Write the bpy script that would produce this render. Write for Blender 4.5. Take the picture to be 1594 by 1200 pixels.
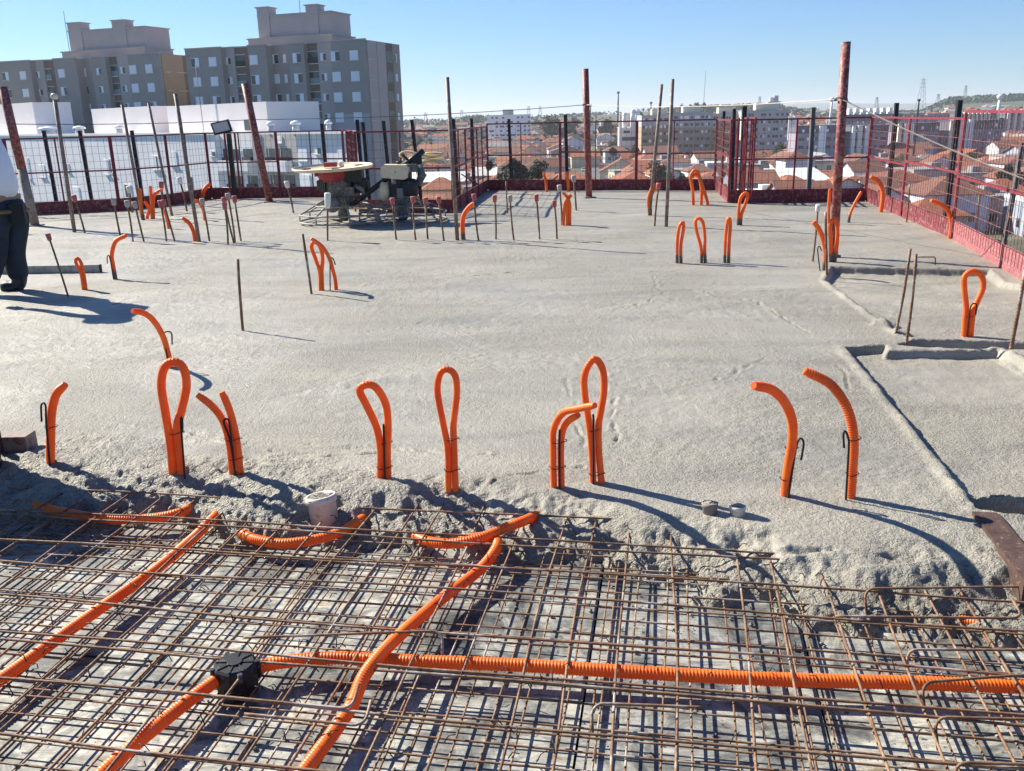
import bpy, bmesh, math, random
import numpy as np
from mathutils import Vector, Matrix

random.seed(7)
SC = bpy.context.scene
COL = SC.collection
for o in list(bpy.data.objects): bpy.data.objects.remove(o)

# ------------------------------------------------------------------ camera
F, H = 1400.0, 1.35
PITCH = math.atan(417 / F)
ROLL = math.radians(1.26)
_f = np.array([0, math.cos(PITCH), -math.sin(PITCH)])
_r0 = np.array([1.0, 0, 0]); _u0 = np.array([0, math.sin(PITCH), math.cos(PITCH)])
_r = math.cos(ROLL) * _r0 - math.sin(ROLL) * _u0
_u = math.sin(ROLL) * _r0 + math.cos(ROLL) * _u0
EYE = np.array([0, 0, H])
cam = bpy.data.cameras.new('camera'); camo = bpy.data.objects.new('camera', cam); COL.objects.link(camo)
cam.sensor_width = 36; cam.lens = F / 1594 * 36; cam.clip_start = 0.05; cam.clip_end = 30000
M = Matrix(((_r[0], _u[0], -_f[0], 0), (_r[1], _u[1], -_f[1], 0), (_r[2], _u[2], -_f[2], H), (0, 0, 0, 1)))
camo.matrix_world = M
SC.camera = camo

# ------------------------------------------------------------------ sky, sun, exposure
SUN = Vector((-0.83, 0.55, 0.74)).normalized()
world = bpy.data.worlds.new('World'); SC.world = world; world.use_nodes = True
wn = world.node_tree
bg = wn.nodes['Background']
sky = wn.nodes.new('ShaderNodeTexSky'); sky.sky_type = 'NISHITA'; sky.sun_disc = False
sky.sun_elevation = math.asin(SUN.z)
sky.sun_rotation = math.atan2(SUN.x, SUN.y)
sky.altitude = 0; sky.air_density = 1.0; sky.dust_density = 0.05; sky.ozone_density = 3.0
wb = wn.nodes.new('ShaderNodeMix'); wb.data_type = 'RGBA'; wb.blend_type = 'MULTIPLY'; wb.inputs[0].default_value = 1
wb.inputs[7].default_value = (0.56, 0.86, 1.24, 1)   # the photograph's cool white balance, the same over the whole sky
wn.links.new(sky.outputs['Color'], wb.inputs[6]); wn.links.new(wb.outputs[2], bg.inputs['Color'])
bg.inputs['Strength'].default_value = 0.052
sl = bpy.data.lights.new('sun', 'SUN'); sl.energy = 5.0; sl.angle = math.radians(0.53); sl.color = (1, 0.935, 0.80)
so = bpy.data.objects.new('sun', sl); COL.objects.link(so)
so.rotation_euler = (-SUN).to_track_quat('-Z', 'Y').to_euler(); so.location = (-60, 40, 60)
SC.view_settings.view_transform = 'Standard'
SC.view_settings.look = 'None'
SC.view_settings.gamma = 1
SC.view_settings.exposure = 1.13
SC.render.engine = 'CYCLES'
SC.cycles.max_bounces = 5; SC.cycles.diffuse_bounces = 3; SC.cycles.glossy_bounces = 2
SC.cycles.transmission_bounces = 3; SC.cycles.transparent_max_bounces = 4; SC.cycles.volume_bounces = 0

# ------------------------------------------------------------------ measuring helpers: photo point -> place on a level or at a distance
def ray(x, y): return _f * F + (x - 797) * _r - (y - 600) * _u
def G(x, y, z=0.0):
    d = ray(x, y); return EYE + d * ((z - H) / d[2])
def at(x, y, Y):
    d = ray(x, y); return EYE + d * (Y / d[1])
def V2(p): return np.array(p, float)

# ------------------------------------------------------------------ mesh builder
class MB:
    def __init__(self): self.v = []; self.f = []; self.m = []; self.sm = []
    def add(self, vs, fs, mi=0, smooth=False):
        b = len(self.v); self.v.extend([tuple(float(c) for c in q) for q in vs])
        for q in fs: self.f.append(tuple(b + i for i in q)); self.m.append(mi); self.sm.append(smooth)
        return self
    def box(self, c, s, rz=0, mi=0, ax=None):
        hx, hy, hz = s[0] / 2, s[1] / 2, s[2] / 2
        vs = [(x, y, z) for z in (-hz, hz) for x, y in ((-hx, -hy), (hx, -hy), (hx, hy), (-hx, hy))]
        if ax is not None: vs = [ax @ Vector(q) for q in vs]
        elif rz:
            cc, ss = math.cos(rz), math.sin(rz); vs = [(x * cc - y * ss, x * ss + y * cc, z) for x, y, z in vs]
        vs = [(q[0] + c[0], q[1] + c[1], q[2] + c[2]) for q in vs]
        return self.add(vs, [(0, 3, 2, 1), (4, 5, 6, 7), (0, 1, 5, 4), (1, 2, 6, 5), (2, 3, 7, 6), (3, 0, 4, 7)], mi)
    def bx(self, x0, x1, y0, y1, z0, z1, mi=0):
        return self.box(((x0 + x1) / 2, (y0 + y1) / 2, (z0 + z1) / 2), (x1 - x0, y1 - y0, z1 - z0), 0, mi)
    def bar(self, a, b, w, h=None, mi=0):
        a = Vector(a); b = Vector(b); d = b - a; h = h or w
        if d.length < 1e-6: return self
        q = d.to_track_quat('X', 'Z').to_matrix()
        return self.box((a + b) / 2, (d.length, w, h), 0, mi, q)
    def tube(self, path, rad, n=8, mi=0, cap=True, smooth=True, closed=False, squash=None):
        P = [Vector(q) for q in path]; N = len(P)
        if N < 2: return self
        R = rad if hasattr(rad, '__len__') else [rad] * N
        T = []
        for i in range(N):
            if closed: t = P[(i + 1) % N] - P[i - 1]
            else: t = P[min(i + 1, N - 1)] - P[max(i - 1, 0)]
            T.append(t.normalized() if t.length > 1e-9 else Vector((0, 0, 1)))
        ref = Vector((0, 0, 1)) if abs(T[0].z) < 0.9 else Vector((0, 1, 0))
        nx = T[0].cross(ref).normalized(); vs = []
        for i in range(N):
            nx = nx - T[i] * nx.dot(T[i])
            nx = nx.normalized() if nx.length > 1e-6 else T[i].orthogonal().normalized()
            ny = T[i].cross(nx)
            for k in range(n):
                a = 2 * math.pi * k / n
                vs.append(P[i] + (nx * math.cos(a) + ny * math.sin(a)) * R[i])
        fs = []
        for i in range(N if closed else N - 1):
            j = (i + 1) % N
            for k in range(n):
                k2 = (k + 1) % n
                fs.append((i * n + k, i * n + k2, j * n + k2, j * n + k))
        self.add(vs, fs, mi, smooth)
        if cap and not closed:
            b = len(self.v) - N * n
            self.f.append(tuple(b + k for k in reversed(range(n)))); self.m.append(mi); self.sm.append(False)
            self.f.append(tuple(b + (N - 1) * n + k for k in range(n))); self.m.append(mi); self.sm.append(False)
        return self
    def lathe(self, prof, c=(0, 0, 0), n=16, mi=0, smooth=True):
        vs = []; fs = []
        for (r, z) in prof:
            for k in range(n):
                a = 2 * math.pi * k / n; vs.append((c[0] + r * math.cos(a), c[1] + r * math.sin(a), c[2] + z))
        for i in range(len(prof) - 1):
            for k in range(n):
                k2 = (k + 1) % n; fs.append((i * n + k, i * n + k2, (i + 1) * n + k2, (i + 1) * n + k))
        self.add(vs, fs, mi, smooth)
        b = len(self.v) - len(prof) * n
        self.f.append(tuple(b + k for k in reversed(range(n)))); self.m.append(mi); self.sm.append(False)
        self.f.append(tuple(b + (len(prof) - 1) * n + k for k in range(n))); self.m.append(mi); self.sm.append(False)
        return self
    def mesh(self, name, mats, origin=(0, 0, 0)):
        me = bpy.data.meshes.new(name)
        o = origin
        me.from_pydata([(a - o[0], b - o[1], c - o[2]) for a, b, c in self.v], [], self.f)
        for m in (mats if isinstance(mats, (list, tuple)) else [mats]): me.materials.append(m)
        if len(self.f):
            me.polygons.foreach_set('material_index', self.m); me.polygons.foreach_set('use_smooth', self.sm)
        me.update(); return me
    def build(self, name, mats, parent=None, origin=(0, 0, 0)):
        ob = bpy.data.objects.new(name, self.mesh(name, mats, origin)); COL.objects.link(ob)
        if parent is not None: ob.parent = parent
        else: ob.location = origin
        return ob

def tag(o, label=None, cat=None, group=None, kind=None):
    if label: o['label'] = label
    if cat: o['category'] = cat
    if group: o['group'] = group
    if kind: o['kind'] = kind
    return o
def thing(name, label, cat, loc=(0, 0, 0), rz=0, group=None):
    o = bpy.data.objects.new(name, None); COL.objects.link(o); o.empty_display_size = 0.2
    o.location = tuple(float(c) for c in loc); o.rotation_euler = (0, 0, rz)
    return tag(o, label, cat, group)
def linkcopy(me, name, parent, loc=(0, 0, 0), rz=0, sc=(1, 1, 1)):
    o = bpy.data.objects.new(name, me); COL.objects.link(o); o.parent = parent
    o.location = tuple(float(c) for c in loc); o.rotation_euler = (0, 0, rz); o.scale = sc
    return o
def catmull(pts, step):
    P = [np.array(q, float) for q in pts]
    if len(P) == 2: P = [P[0], (P[0] + P[1]) / 2, P[1]]
    P = [2 * P[0] - P[1]] + P + [2 * P[-1] - P[-2]]
    out = []
    for i in range(1, len(P) - 2):
        p0, p1, p2, p3 = P[i - 1:i + 3]
        for k in range(24):
            t = k / 24
            out.append(0.5 * (2 * p1 + (p2 - p0) * t + (2 * p0 - 5 * p1 + 4 * p2 - p3) * t * t + (3 * p1 - p0 - 3 * p2 + p3) * t ** 3))
    out.append(P[-2]); out = np.array(out)
    d = np.r_[0, np.cumsum(np.linalg.norm(np.diff(out, axis=0), axis=1))]
    n = max(3, int(d[-1] / step)); s = np.linspace(0, d[-1], n)
    return np.stack([np.interp(s, d, out[:, k]) for k in range(3)], 1)

# ------------------------------------------------------------------ numpy noise
def _hash(ix, iy, s):
    h = (ix.astype(np.int64) * 374761393 + iy.astype(np.int64) * 668265263 + s * 1442695041) & 0x7fffffff
    h = ((h ^ (h >> 13)) * 1274126177) & 0x7fffffff
    return ((h ^ (h >> 16)) & 0xffff) / 65535.0
def vnoise(x, y, s=0):
    x = np.asarray(x, float); y = np.asarray(y, float)
    ix = np.floor(x); iy = np.floor(y); fx = x - ix; fy = y - iy
    fx = fx * fx * fx * (fx * (fx * 6 - 15) + 10); fy = fy * fy * fy * (fy * (fy * 6 - 15) + 10)
    a = _hash(ix, iy, s); b = _hash(ix + 1, iy, s); c = _hash(ix, iy + 1, s); d = _hash(ix + 1, iy + 1, s)
    return (a * (1 - fx) + b * fx) * (1 - fy) + (c * (1 - fx) + d * fx) * fy * 1.0 - 0.5
def fbm(x, y, s=0, o=4, g=0.5):
    t = 0; a = 1.0
    for i in range(o):
        t = t + a * vnoise(x * 2 ** i + 17 * i, y * 2 ** i - 9 * i, s + i); a *= g
    return t
def sstep(a, b, x):
    t = np.clip((x - a) / (b - a), 0, 1); return t * t * (3 - 2 * t)

# ------------------------------------------------------------------ materials
def newmat(name):
    m = bpy.data.materials.new(name); m.use_nodes = True
    return m, m.node_tree, m.node_tree.nodes['Principled BSDF']
def N(nt, t, **kw):
    n = nt.nodes.new(t)
    for k, v in kw.items():
        if k in n.inputs.keys(): n.inputs[k].default_value = v
        else: setattr(n, k, v)
    return n
def ramp(nt, src, stops):
    r = nt.nodes.new('ShaderNodeValToRGB'); e = r.color_ramp.elements
    while len(e) < len(stops): e.new(0.5)
    for i, (p, c) in enumerate(stops):
        e[i].position = p; e[i].color = (*c, 1) if len(c) == 3 else c
    nt.links.new(src, r.inputs[0]); return r
def mixc(nt, fac, a, b, mode='MIX'):
    m = nt.nodes.new('ShaderNodeMix'); m.data_type = 'RGBA'; m.blend_type = mode
    for i, s in ((0, fac), (6, a), (7, b)):
        if hasattr(s, 'links') or isinstance(s, bpy.types.NodeSocket): nt.links.new(s, m.inputs[i])
        else: m.inputs[i].default_value = s if i == 0 else (*s, 1)
    return m.outputs[2]
def coords(nt, kind='Object', sc=None):
    t = nt.nodes.new('ShaderNodeTexCoord')
    if kind == 'World':
        g = nt.nodes.new('ShaderNodeNewGeometry'); return g.outputs['Position']
    return t.outputs[kind]
def noise(nt, co, scale, detail=4, rough=0.55, dist=0):
    n = N(nt, 'ShaderNodeTexNoise', Scale=scale, Detail=detail, Roughness=rough, Distortion=dist)
    nt.links.new(co, n.inputs['Vector']); return n.outputs['Fac']
def bump(nt, bs, src, strength, dist):
    b = N(nt, 'ShaderNodeBump', Strength=strength, Distance=dist); nt.links.new(src, b.inputs['Height'])
    nt.links.new(b.outputs[0], bs.inputs['Normal']); return b
def paint(name, col, rough=0.6, var=0.15, scale=6, dirt=None, dirtamt=0.0, metal=0, bmp=0, co='World', spec=0.4):
    """A plain coloured surface with mottling, optional stains of a second colour and fine relief."""
    m, nt, bs = newmat(name); c = coords(nt, co)
    n1 = noise(nt, c, scale, 5, 0.6)
    lo = tuple(x * (1 - var) for x in col); hi = tuple(min(1, x * (1 + var)) for x in col)
    r = ramp(nt, n1, [(0.3, lo), (0.7, hi)]); out = r.outputs[0]
    if dirt:
        n2 = noise(nt, c, scale * 2.3, 6, 0.65, 0.4)
        k = ramp(nt, n2, [(max(0, 0.62 - dirtamt * 0.5), (0, 0, 0)), (max(0.02, 0.72 - dirtamt * 0.5), (1, 1, 1))])
        out = mixc(nt, k.outputs[0], out, dirt)
    nt.links.new(out, bs.inputs['Base Color'])
    bs.inputs['Roughness'].default_value = rough; bs.inputs['Metallic'].default_value = metal
    bs.inputs['Specular IOR Level'].default_value = spec
    if bmp: bump(nt, bs, noise(nt, c, scale * 8, 4), 0.5, bmp)
    return m
MAT = {}
def mk():
    # fresh concrete
    m, nt, bs = newmat('fresh_concrete'); c = coords(nt, 'World')
    st = N(nt, 'ShaderNodeMapping', Scale=(0.45, 1.6, 1.0), Rotation=(0, 0, math.radians(9))); nt.links.new(c, st.inputs['Vector'])
    n1 = noise(nt, c, 0.45, 5, 0.6, 0.8); n2 = noise(nt, c, 120, 3, 0.7); n3 = noise(nt, st.outputs[0], 1.5, 7, 0.62, 0.7); n5 = noise(nt, c, 0.8, 6, 0.6, 0.9); n4 = noise(nt, c, 42, 4, 0.65)
    r1 = ramp(nt, n1, [(0.3, (0.262, 0.246, 0.205)), (0.7, (0.345, 0.322, 0.268))])
    r3 = ramp(nt, n3, [(0.34, (0.78, 0.78, 0.79)), (0.5, (1.0, 1.0, 1.0)), (0.64, (1.14, 1.13, 1.11))])
    o = mixc(nt, 0.85, r1.outputs[0], r3.outputs[0], 'MULTIPLY')
    mask0 = ramp(nt, n5, [(0.40, (0.38,) * 3), (0.56, (0.9,) * 3)]); at_ = nt.nodes.new('ShaderNodeAttribute'); at_.attribute_name = 'open_texture'
    mask = nt.nodes.new('ShaderNodeMath'); mask.operation = 'MAXIMUM'; nt.links.new(mask0.outputs[0], mask.inputs[0]); nt.links.new(at_.outputs['Fac'], mask.inputs[1])   # where the paste closed over the stones and where it stayed open
    r2 = ramp(nt, n2, [(0.36, (0.52, 0.52, 0.53)), (0.5, (0.98, 0.98, 0.97)), (0.66, (1.2, 1.2, 1.18))])  # aggregate tone, plus pit shade put into the colour where the relief dips
    mk2 = nt.nodes.new('ShaderNodeMath'); mk2.operation = 'MULTIPLY'; nt.links.new(mask.outputs[0], mk2.inputs[0]); mk2.inputs[1].default_value = 0.75
    o = mixc(nt, mk2.outputs[0], o, mixc(nt, 1.0, o, r2.outputs[0], 'MULTIPLY')); nt.links.new(o, bs.inputs['Base Color'])
    rr = ramp(nt, n5, [(0.34, (0.40,) * 3), (0.5, (0.52,) * 3), (0.66, (0.68,) * 3)]); nt.links.new(rr.outputs[0], bs.inputs['Roughness'])
    bs.inputs['Specular IOR Level'].default_value = 0.5
    ad = nt.nodes.new('ShaderNodeMath'); ad.operation = 'ADD'; nt.links.new(n2, ad.inputs[0]); nt.links.new(n4, ad.inputs[1])
    am = nt.nodes.new('ShaderNodeMath'); am.operation = 'MULTIPLY'; nt.links.new(ad.outputs[0], am.inputs[0]); nt.links.new(mask.outputs[0], am.inputs[1])
    vo = N(nt, 'ShaderNodeTexVoronoi', Scale=70.0)
    wv = N(nt, 'ShaderNodeTexNoise', Scale=18.0, Detail=4.0); nt.links.new(c, wv.inputs['Vector']); wm = nt.nodes.new('ShaderNodeVectorMath'); wm.operation = 'MULTIPLY_ADD'; nt.links.new(wv.outputs['Color'], wm.inputs[0]); wm.inputs[1].default_value = (0.06, 0.06, 0.06); nt.links.new(c, wm.inputs[2]); nt.links.new(wm.outputs[0], vo.inputs['Vector']); vm = nt.nodes.new('ShaderNodeMath'); vm.operation = 'MULTIPLY'; nt.links.new(vo.outputs['Distance'], vm.inputs[0]); nt.links.new(at_.outputs['Fac'], vm.inputs[1])
    vs_ = nt.nodes.new('ShaderNodeMath'); vs_.operation = 'MULTIPLY_ADD'; nt.links.new(vm.outputs[0], vs_.inputs[0]); vs_.inputs[1].default_value = -0.55; nt.links.new(am.outputs[0], vs_.inputs[2])
    bump(nt, bs, vs_.outputs[0], 0.9, 0.014); MAT['concrete'] = m
    # formwork plywood, cement-stained
    m, nt, bs = newmat('stained_plywood'); c = coords(nt, 'World')
    oi = nt.nodes.new('ShaderNodeObjectInfo')
    mp = N(nt, 'ShaderNodeMapping', Scale=(1.0, 5.0, 1.0), Rotation=(0, 0, math.radians(10))); nt.links.new(c, mp.inputs['Vector'])
    g = noise(nt, mp.outputs[0], 7, 8, 0.75, 1.2); st = noise(nt, c, 4.5, 8, 0.75, 0.8); sp = noise(nt, c, 38, 5, 0.65)
    r = ramp(nt, st, [(0.34, (0.032, 0.036, 0.037)), (0.42, (0.12, 0.13, 0.13)), (0.49, (0.25, 0.255, 0.235)), (0.57, (0.47, 0.475, 0.44)), (0.66, (0.27, 0.225, 0.15))])
    rg = ramp(nt, g, [(0.34, (0.35, 0.35, 0.37)), (0.6, (1.2, 1.18, 1.15))])
    o = mixc(nt, 0.85, r.outputs[0], rg.outputs[0], 'MULTIPLY')
    rv = ramp(nt, oi.outputs['Random'], [(0, (0.72, 0.72, 0.74)), (1, (1.08, 1.05, 1.0))])
    o = mixc(nt, 0.8, o, rv.outputs[0], 'MULTIPLY')
    rs = ramp(nt, sp, [(0.62, (0, 0, 0)), (0.67, (1, 1, 1))]); o = mixc(nt, rs.outputs[0], o, (0.05, 0.05, 0.055))
    nt.links.new(o, bs.inputs['Base Color']); bs.inputs['Roughness'].default_value = 0.55
    bump(nt, bs, g, 0.4, 0.004); MAT['ply'] = m
    # rusty rebar with cement splashes
    m, nt, bs = newmat('rusty_rebar'); c = coords(nt, 'World')
    n1 = noise(nt, c, 14, 5, 0.7); n2 = noise(nt, c, 6, 4, 0.6)
    r = ramp(nt, n1, [(0.3, (0.085, 0.042, 0.024)), (0.5, (0.20, 0.105, 0.055)), (0.72, (0.33, 0.22, 0.135))])
    k = ramp(nt, n2, [(0.56, (0, 0, 0)), (0.66, (1, 1, 1))]); o = mixc(nt, k.outputs[0], r.outputs[0], (0.40, 0.35, 0.30))
    nt.links.new(o, bs.inputs['Base Color']); bs.inputs['Roughness'].default_value = 0.7; bs.inputs['Metallic'].default_value = 0.15
    w = N(nt, 'ShaderNodeTexWave', Scale=30.0, Distortion=1.0); w.bands_direction = 'DIAGONAL'; nt.links.new(c, w.inputs['Vector'])
    bump(nt, bs, w.outputs['Fac'], 0.6, 0.002); MAT['rebar'] = m
    # orange conduit, clean and with cement-splashed foot
    for nm, mud in (('conduit', 0), ('conduit_mud', 1)):
        m, nt, bs = newmat('orange_' + nm); c = coords(nt, 'World')
        n1 = noise(nt, c, 9, 4, 0.6); n2 = noise(nt, c, 30, 5, 0.7)
        r = ramp(nt, n1, [(0.3, (0.86, 0.14, 0.012)), (0.7, (0.96, 0.25, 0.026))]); o = r.outputs[0]
        k = ramp(nt, n2, [(0.57, (0, 0, 0)), (0.68, (0.6,) * 3)]); o = mixc(nt, k.outputs[0], o, (0.50, 0.30, 0.19))
        if mud:
            s = nt.nodes.new('ShaderNodeSeparateXYZ'); nt.links.new(c, s.inputs[0])
            a = nt.nodes.new('ShaderNodeMath'); a.operation = 'MULTIPLY_ADD'; nt.links.new(n2, a.inputs[0]); a.inputs[1].default_value = -0.14
            nt.links.new(s.outputs[2], a.inputs[2])
            k = ramp(nt, a.outputs[0], [(0.0, (1, 1, 1)), (0.03, (0, 0, 0))]); o = mixc(nt, k.outputs[0], o, (0.17, 0.145, 0.125))
        nt.links.new(o, bs.inputs['Base Color']); bs.inputs['Roughness'].default_value = 0.42
        tr = nt.nodes.new('ShaderNodeBsdfTranslucent'); nt.links.new(o, tr.inputs[0]); mx = nt.nodes.new('ShaderNodeMixShader'); mx.inputs[0].default_value = 0.3
        nt.links.new(bs.outputs[0], mx.inputs[1]); nt.links.new(tr.outputs[0], mx.inputs[2]); nt.links.new(mx.outputs[0], nt.nodes['Material Output'].inputs[0])
        MAT[nm] = m
    MAT['red'] = paint('red_oxide_paint', (0.20, 0.02, 0.032), 0.5, 0.3, 14, (0.30, 0.12, 0.12), 0.1)
    MAT['redpole'] = paint('worn_red_pole', (0.21, 0.035, 0.033), 0.55, 0.35, 14, (0.33, 0.18, 0.15), 0.26)
    MAT['greybase'] = paint('cement_coated_pole', (0.26, 0.22, 0.19), 0.8, 0.25, 12, (0.2, 0.06, 0.045), 0.12)
    MAT['toe'] = paint('red_toe_board', (0.17, 0.026, 0.036), 0.65, 0.35, 9, (0.27, 0.14, 0.135), 0.2)
    MAT['toewhite'] = paint('cement_splashed_board', (0.30, 0.09, 0.10), 0.75, 0.3, 18, (0.42, 0.28, 0.26), 0.16)
    MAT['black'] = paint('black_paint', (0.014, 0.015, 0.017), 0.5, 0.3, 8, (0.12, 0.11, 0.10), 0.05)
    MAT['greypost'] = paint('grey_post', (0.12, 0.12, 0.12), 0.6, 0.2, 8)
    MAT['pipe'] = paint('rusty_steel_pipe', (0.20, 0.14, 0.11), 0.6, 0.35, 9, (0.36, 0.31, 0.28), 0.18)
    MAT['cap'] = paint('red_plastic_cap', (0.42, 0.075, 0.075), 0.6, 0.2, 40, (0.45, 0.32, 0.30), 0.2)
    MAT['capgrey'] = paint('cemented_cap', (0.42, 0.36, 0.33), 0.8, 0.2, 40)
    MAT['capwhite'] = paint('white_cap', (0.75, 0.72, 0.68), 0.6, 0.1, 30)
    MAT['wire'] = paint('mesh_wire', (0.19, 0.05, 0.05), 0.6, 0.3, 15, (0.34, 0.28, 0.26), 0.2)
    MAT['tie'] = paint('tie_wire', (0.02, 0.017, 0.015), 0.6, 0.2, 20)
    MAT['rope'] = paint('pale_rope', (0.55, 0.47, 0.38), 0.8, 0.15, 20)
    MAT['ropedark'] = paint('dark_wire_rope', (0.11, 0.10, 0.09), 0.7, 0.15, 20)
    MAT['timber'] = paint('brown_timber', (0.075, 0.042, 0.033), 0.75, 0.4, 22, (0.2, 0.16, 0.13), 0.06, bmp=0.003)
    MAT['alu'] = paint('dull_aluminium', (0.36, 0.36, 0.34), 0.5, 0.2, 6, (0.25, 0.235, 0.21), 0.25, metal=0.3)
    MAT['pvc'] = paint('cream_pvc', (0.66, 0.60, 0.52), 0.45, 0.08, 20, (0.32, 0.30, 0.27), 0.06)
    MAT['whitemark'] = paint('white_plaster_mark', (0.6, 0.58, 0.55), 0.8, 0.2, 30, (0.3, 0.25, 0.22), 0.15)
    MAT['box'] = paint('black_plastic', (0.018, 0.018, 0.02), 0.45, 0.2, 20, (0.16, 0.15, 0.14), 0.1)
    MAT['cream'] = paint('cream_metal', (0.70, 0.58, 0.38), 0.5, 0.12, 8, (0.35, 0.3, 0.22), 0.1)
    MAT['enginered'] = paint('engine_red', (0.33, 0.03, 0.045), 0.5, 0.2, 14, (0.3, 0.2, 0.18), 0.1)
    MAT['engine'] = paint('oily_engine', (0.10, 0.095, 0.085), 0.55, 0.5, 16, (0.26, 0.24, 0.2), 0.2)
    MAT['steel'] = paint('cement_grey_steel', (0.30, 0.28, 0.24), 0.6, 0.25, 10, (0.12, 0.1, 0.09), 0.12)
    MAT['steeldark'] = paint('dark_grey_steel', (0.16, 0.16, 0.16), 0.55, 0.3, 10, (0.3, 0.28, 0.25), 0.1)
    MAT['yellow'] = paint('yellow_tube', (0.70, 0.52, 0.16), 0.5, 0.15, 10, (0.65, 0.55, 0.42), 0.35)
    MAT['shirt'] = paint('white_cotton', (0.78, 0.79, 0.83), 0.9, 0.05, 5)
    MAT['trousers'] = paint('dark_navy_trousers', (0.018, 0.030, 0.05), 0.85, 0.4, 6)
    MAT['boot'] = paint('wet_rubber_boot', (0.014, 0.024, 0.036), 0.45, 0.3, 10, (0.2, 0.19, 0.17), 0.1)
    MAT['skin'] = paint('skin', (0.32, 0.17, 0.11), 0.6, 0.1, 8)
    MAT['pouch'] = paint('black_pouch', (0.012, 0.012, 0.013), 0.7, 0.2, 20)
    MAT['brownpouch'] = paint('leather_belt', (0.16, 0.10, 0.05), 0.7, 0.2, 20)
    MAT['hair'] = paint('dark_hair', (0.015, 0.011, 0.009), 0.7, 0.2, 20)
    MAT['lampglass'] = paint('lamp_glass', (0.45, 0.52, 0.57), 0.15, 0.1, 3)
    MAT['label'] = paint('printed_label', (0.7, 0.68, 0.66), 0.5, 0.05, 5)
mk()
# ================================================================== SLAB (fresh concrete), FORMWORK, REINFORCEMENT
FENCE = [(-12.0, 13.3), (-7.91, 14.71), (-6.45, 15.2), (-5.88, 16.1), (-5.6, 17.37), (-2.89, 17.0), (-2.26, 13.9), (-0.81, 13.63),
         (-0.38, 17.9), (3.78, 16.75), (3.42, 14.2), (5.5, 14.05), (4.75, 9.68), (4.11, 7.09), (3.3, 3.4)]
def poly_sd(px, py, poly):
    """signed distance, negative inside"""
    d = np.full(px.shape, 1e9); ins = np.zeros(px.shape, bool); n = len(poly)
    for i in range(n):
        x0, y0 = poly[i]; x1, y1 = poly[(i + 1) % n]
        ex, ey = x1 - x0, y1 - y0
        t = np.clip(((px - x0) * ex + (py - y0) * ey) / (ex * ex + ey * ey + 1e-12), 0, 1)
        d = np.minimum(d, np.hypot(px - x0 - t * ex, py - y0 - t * ey))
        c = ((y0 > py) != (y1 > py)) & (px < (x1 - x0) * (py - y0) / (y1 - y0 + 1e-12) + x0)
        ins ^= c
    return np.where(ins, -d, d)
def gp(pts, z=0): return [tuple(G(a, b, z)[:2]) for a, b in pts]
def dist_line(px, py, pts):
    d = np.full(px.shape, 1e9)
    for (x0, y0), (x1, y1) in zip(pts[:-1], pts[1:]):
        ex, ey = x1 - x0, y1 - y0
        t = np.clip(((px - x0) * ex + (py - y0) * ey) / (ex * ex + ey * ey + 1e-12), 0, 1)
        d = np.minimum(d, np.hypot(px - x0 - t * ex, py - y0 - t * ey))
    return d
RA = gp([(1297, 416), (1538, 421), (1560, 440), (1720, 470), (1760, 533), (1422, 526), (1396, 516), (1286, 437)])
RS = gp([(1424, 529), (1780, 535), (1800, 547), (1552, 544), (1380, 544), (1378, 539), (1420, 531)])
RB = gp([(1318, 541), (1377, 539), (1379, 548), (1553, 546), (1594, 566), (2000, 770), (1507, 771)])
BACKA = gp([(1297, 416), (1538, 421)]); BACKS = gp([(1424, 528), (1780, 535)])
TRENCH = [(gp([(1310, 545), (1400, 650), (1500, 768)]), 0.03, -0.007), (gp([(1283, 440), (1340, 480), (1392, 517)]), 0.03, -0.008), (gp([(1556, 546), (1600, 570)]), 0.05, -0.012)]
RC = gp([(1509, 773), (2000, 773), (2000, 815), (1560, 800), (1525, 792)])
EDGE = np.array([(-6, 3.75), (-2.6, 3.38), (-1.9, 3.23), (-1.5, 3.2), (-1.14, 3.06), (-0.69, 2.93), (-0.25, 2.90), (0.0, 2.90), (0.16, 2.80), (0.4, 2.60), (0.76, 2.43), (1.10, 2.31), (1.43, 2.26), (3, 1.95), (6, 1.6)])
SMOOTH = np.array([(-6, 4.4)] + [tuple(G(a, b)[:2]) for a, b in [(20, 720), (150, 665), (260, 688), (400, 712), (600, 745), (760, 778), (900, 815), (1100, 862), (1300, 878), (1500, 880)]] + [(6, 2.7)])
RIDGES = [gp(q) for q in ([(310, 682), (420, 690), (560, 694), (690, 702), (760, 706)], [(960, 600), (1060, 604), (1120, 590), (1165, 575), (1200, 545)],
                          [(880, 790), (1000, 850), (1100, 862), (1300, 855), (1480, 862)], [(940, 570), (952, 610), (945, 650), (962, 690)], [(885, 590), (890, 640), (905, 700)], [(1290, 555), (1320, 590), (1312, 610)], [(30, 500), (110, 485), (200, 470)], [(560, 520), (660, 505), (780, 512)], [(740, 430), (900, 412), (1040, 425)], [(1070, 450), (1180, 470), (1260, 520)], [(420, 700), (520, 712), (600, 705)],
                          [(960, 480), (1010, 470), (1030, 455), (1015, 430)], [(90, 690), (180, 660), (260, 664), (340, 680)], [(640, 780), (800, 740), (900, 730)])]
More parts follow.
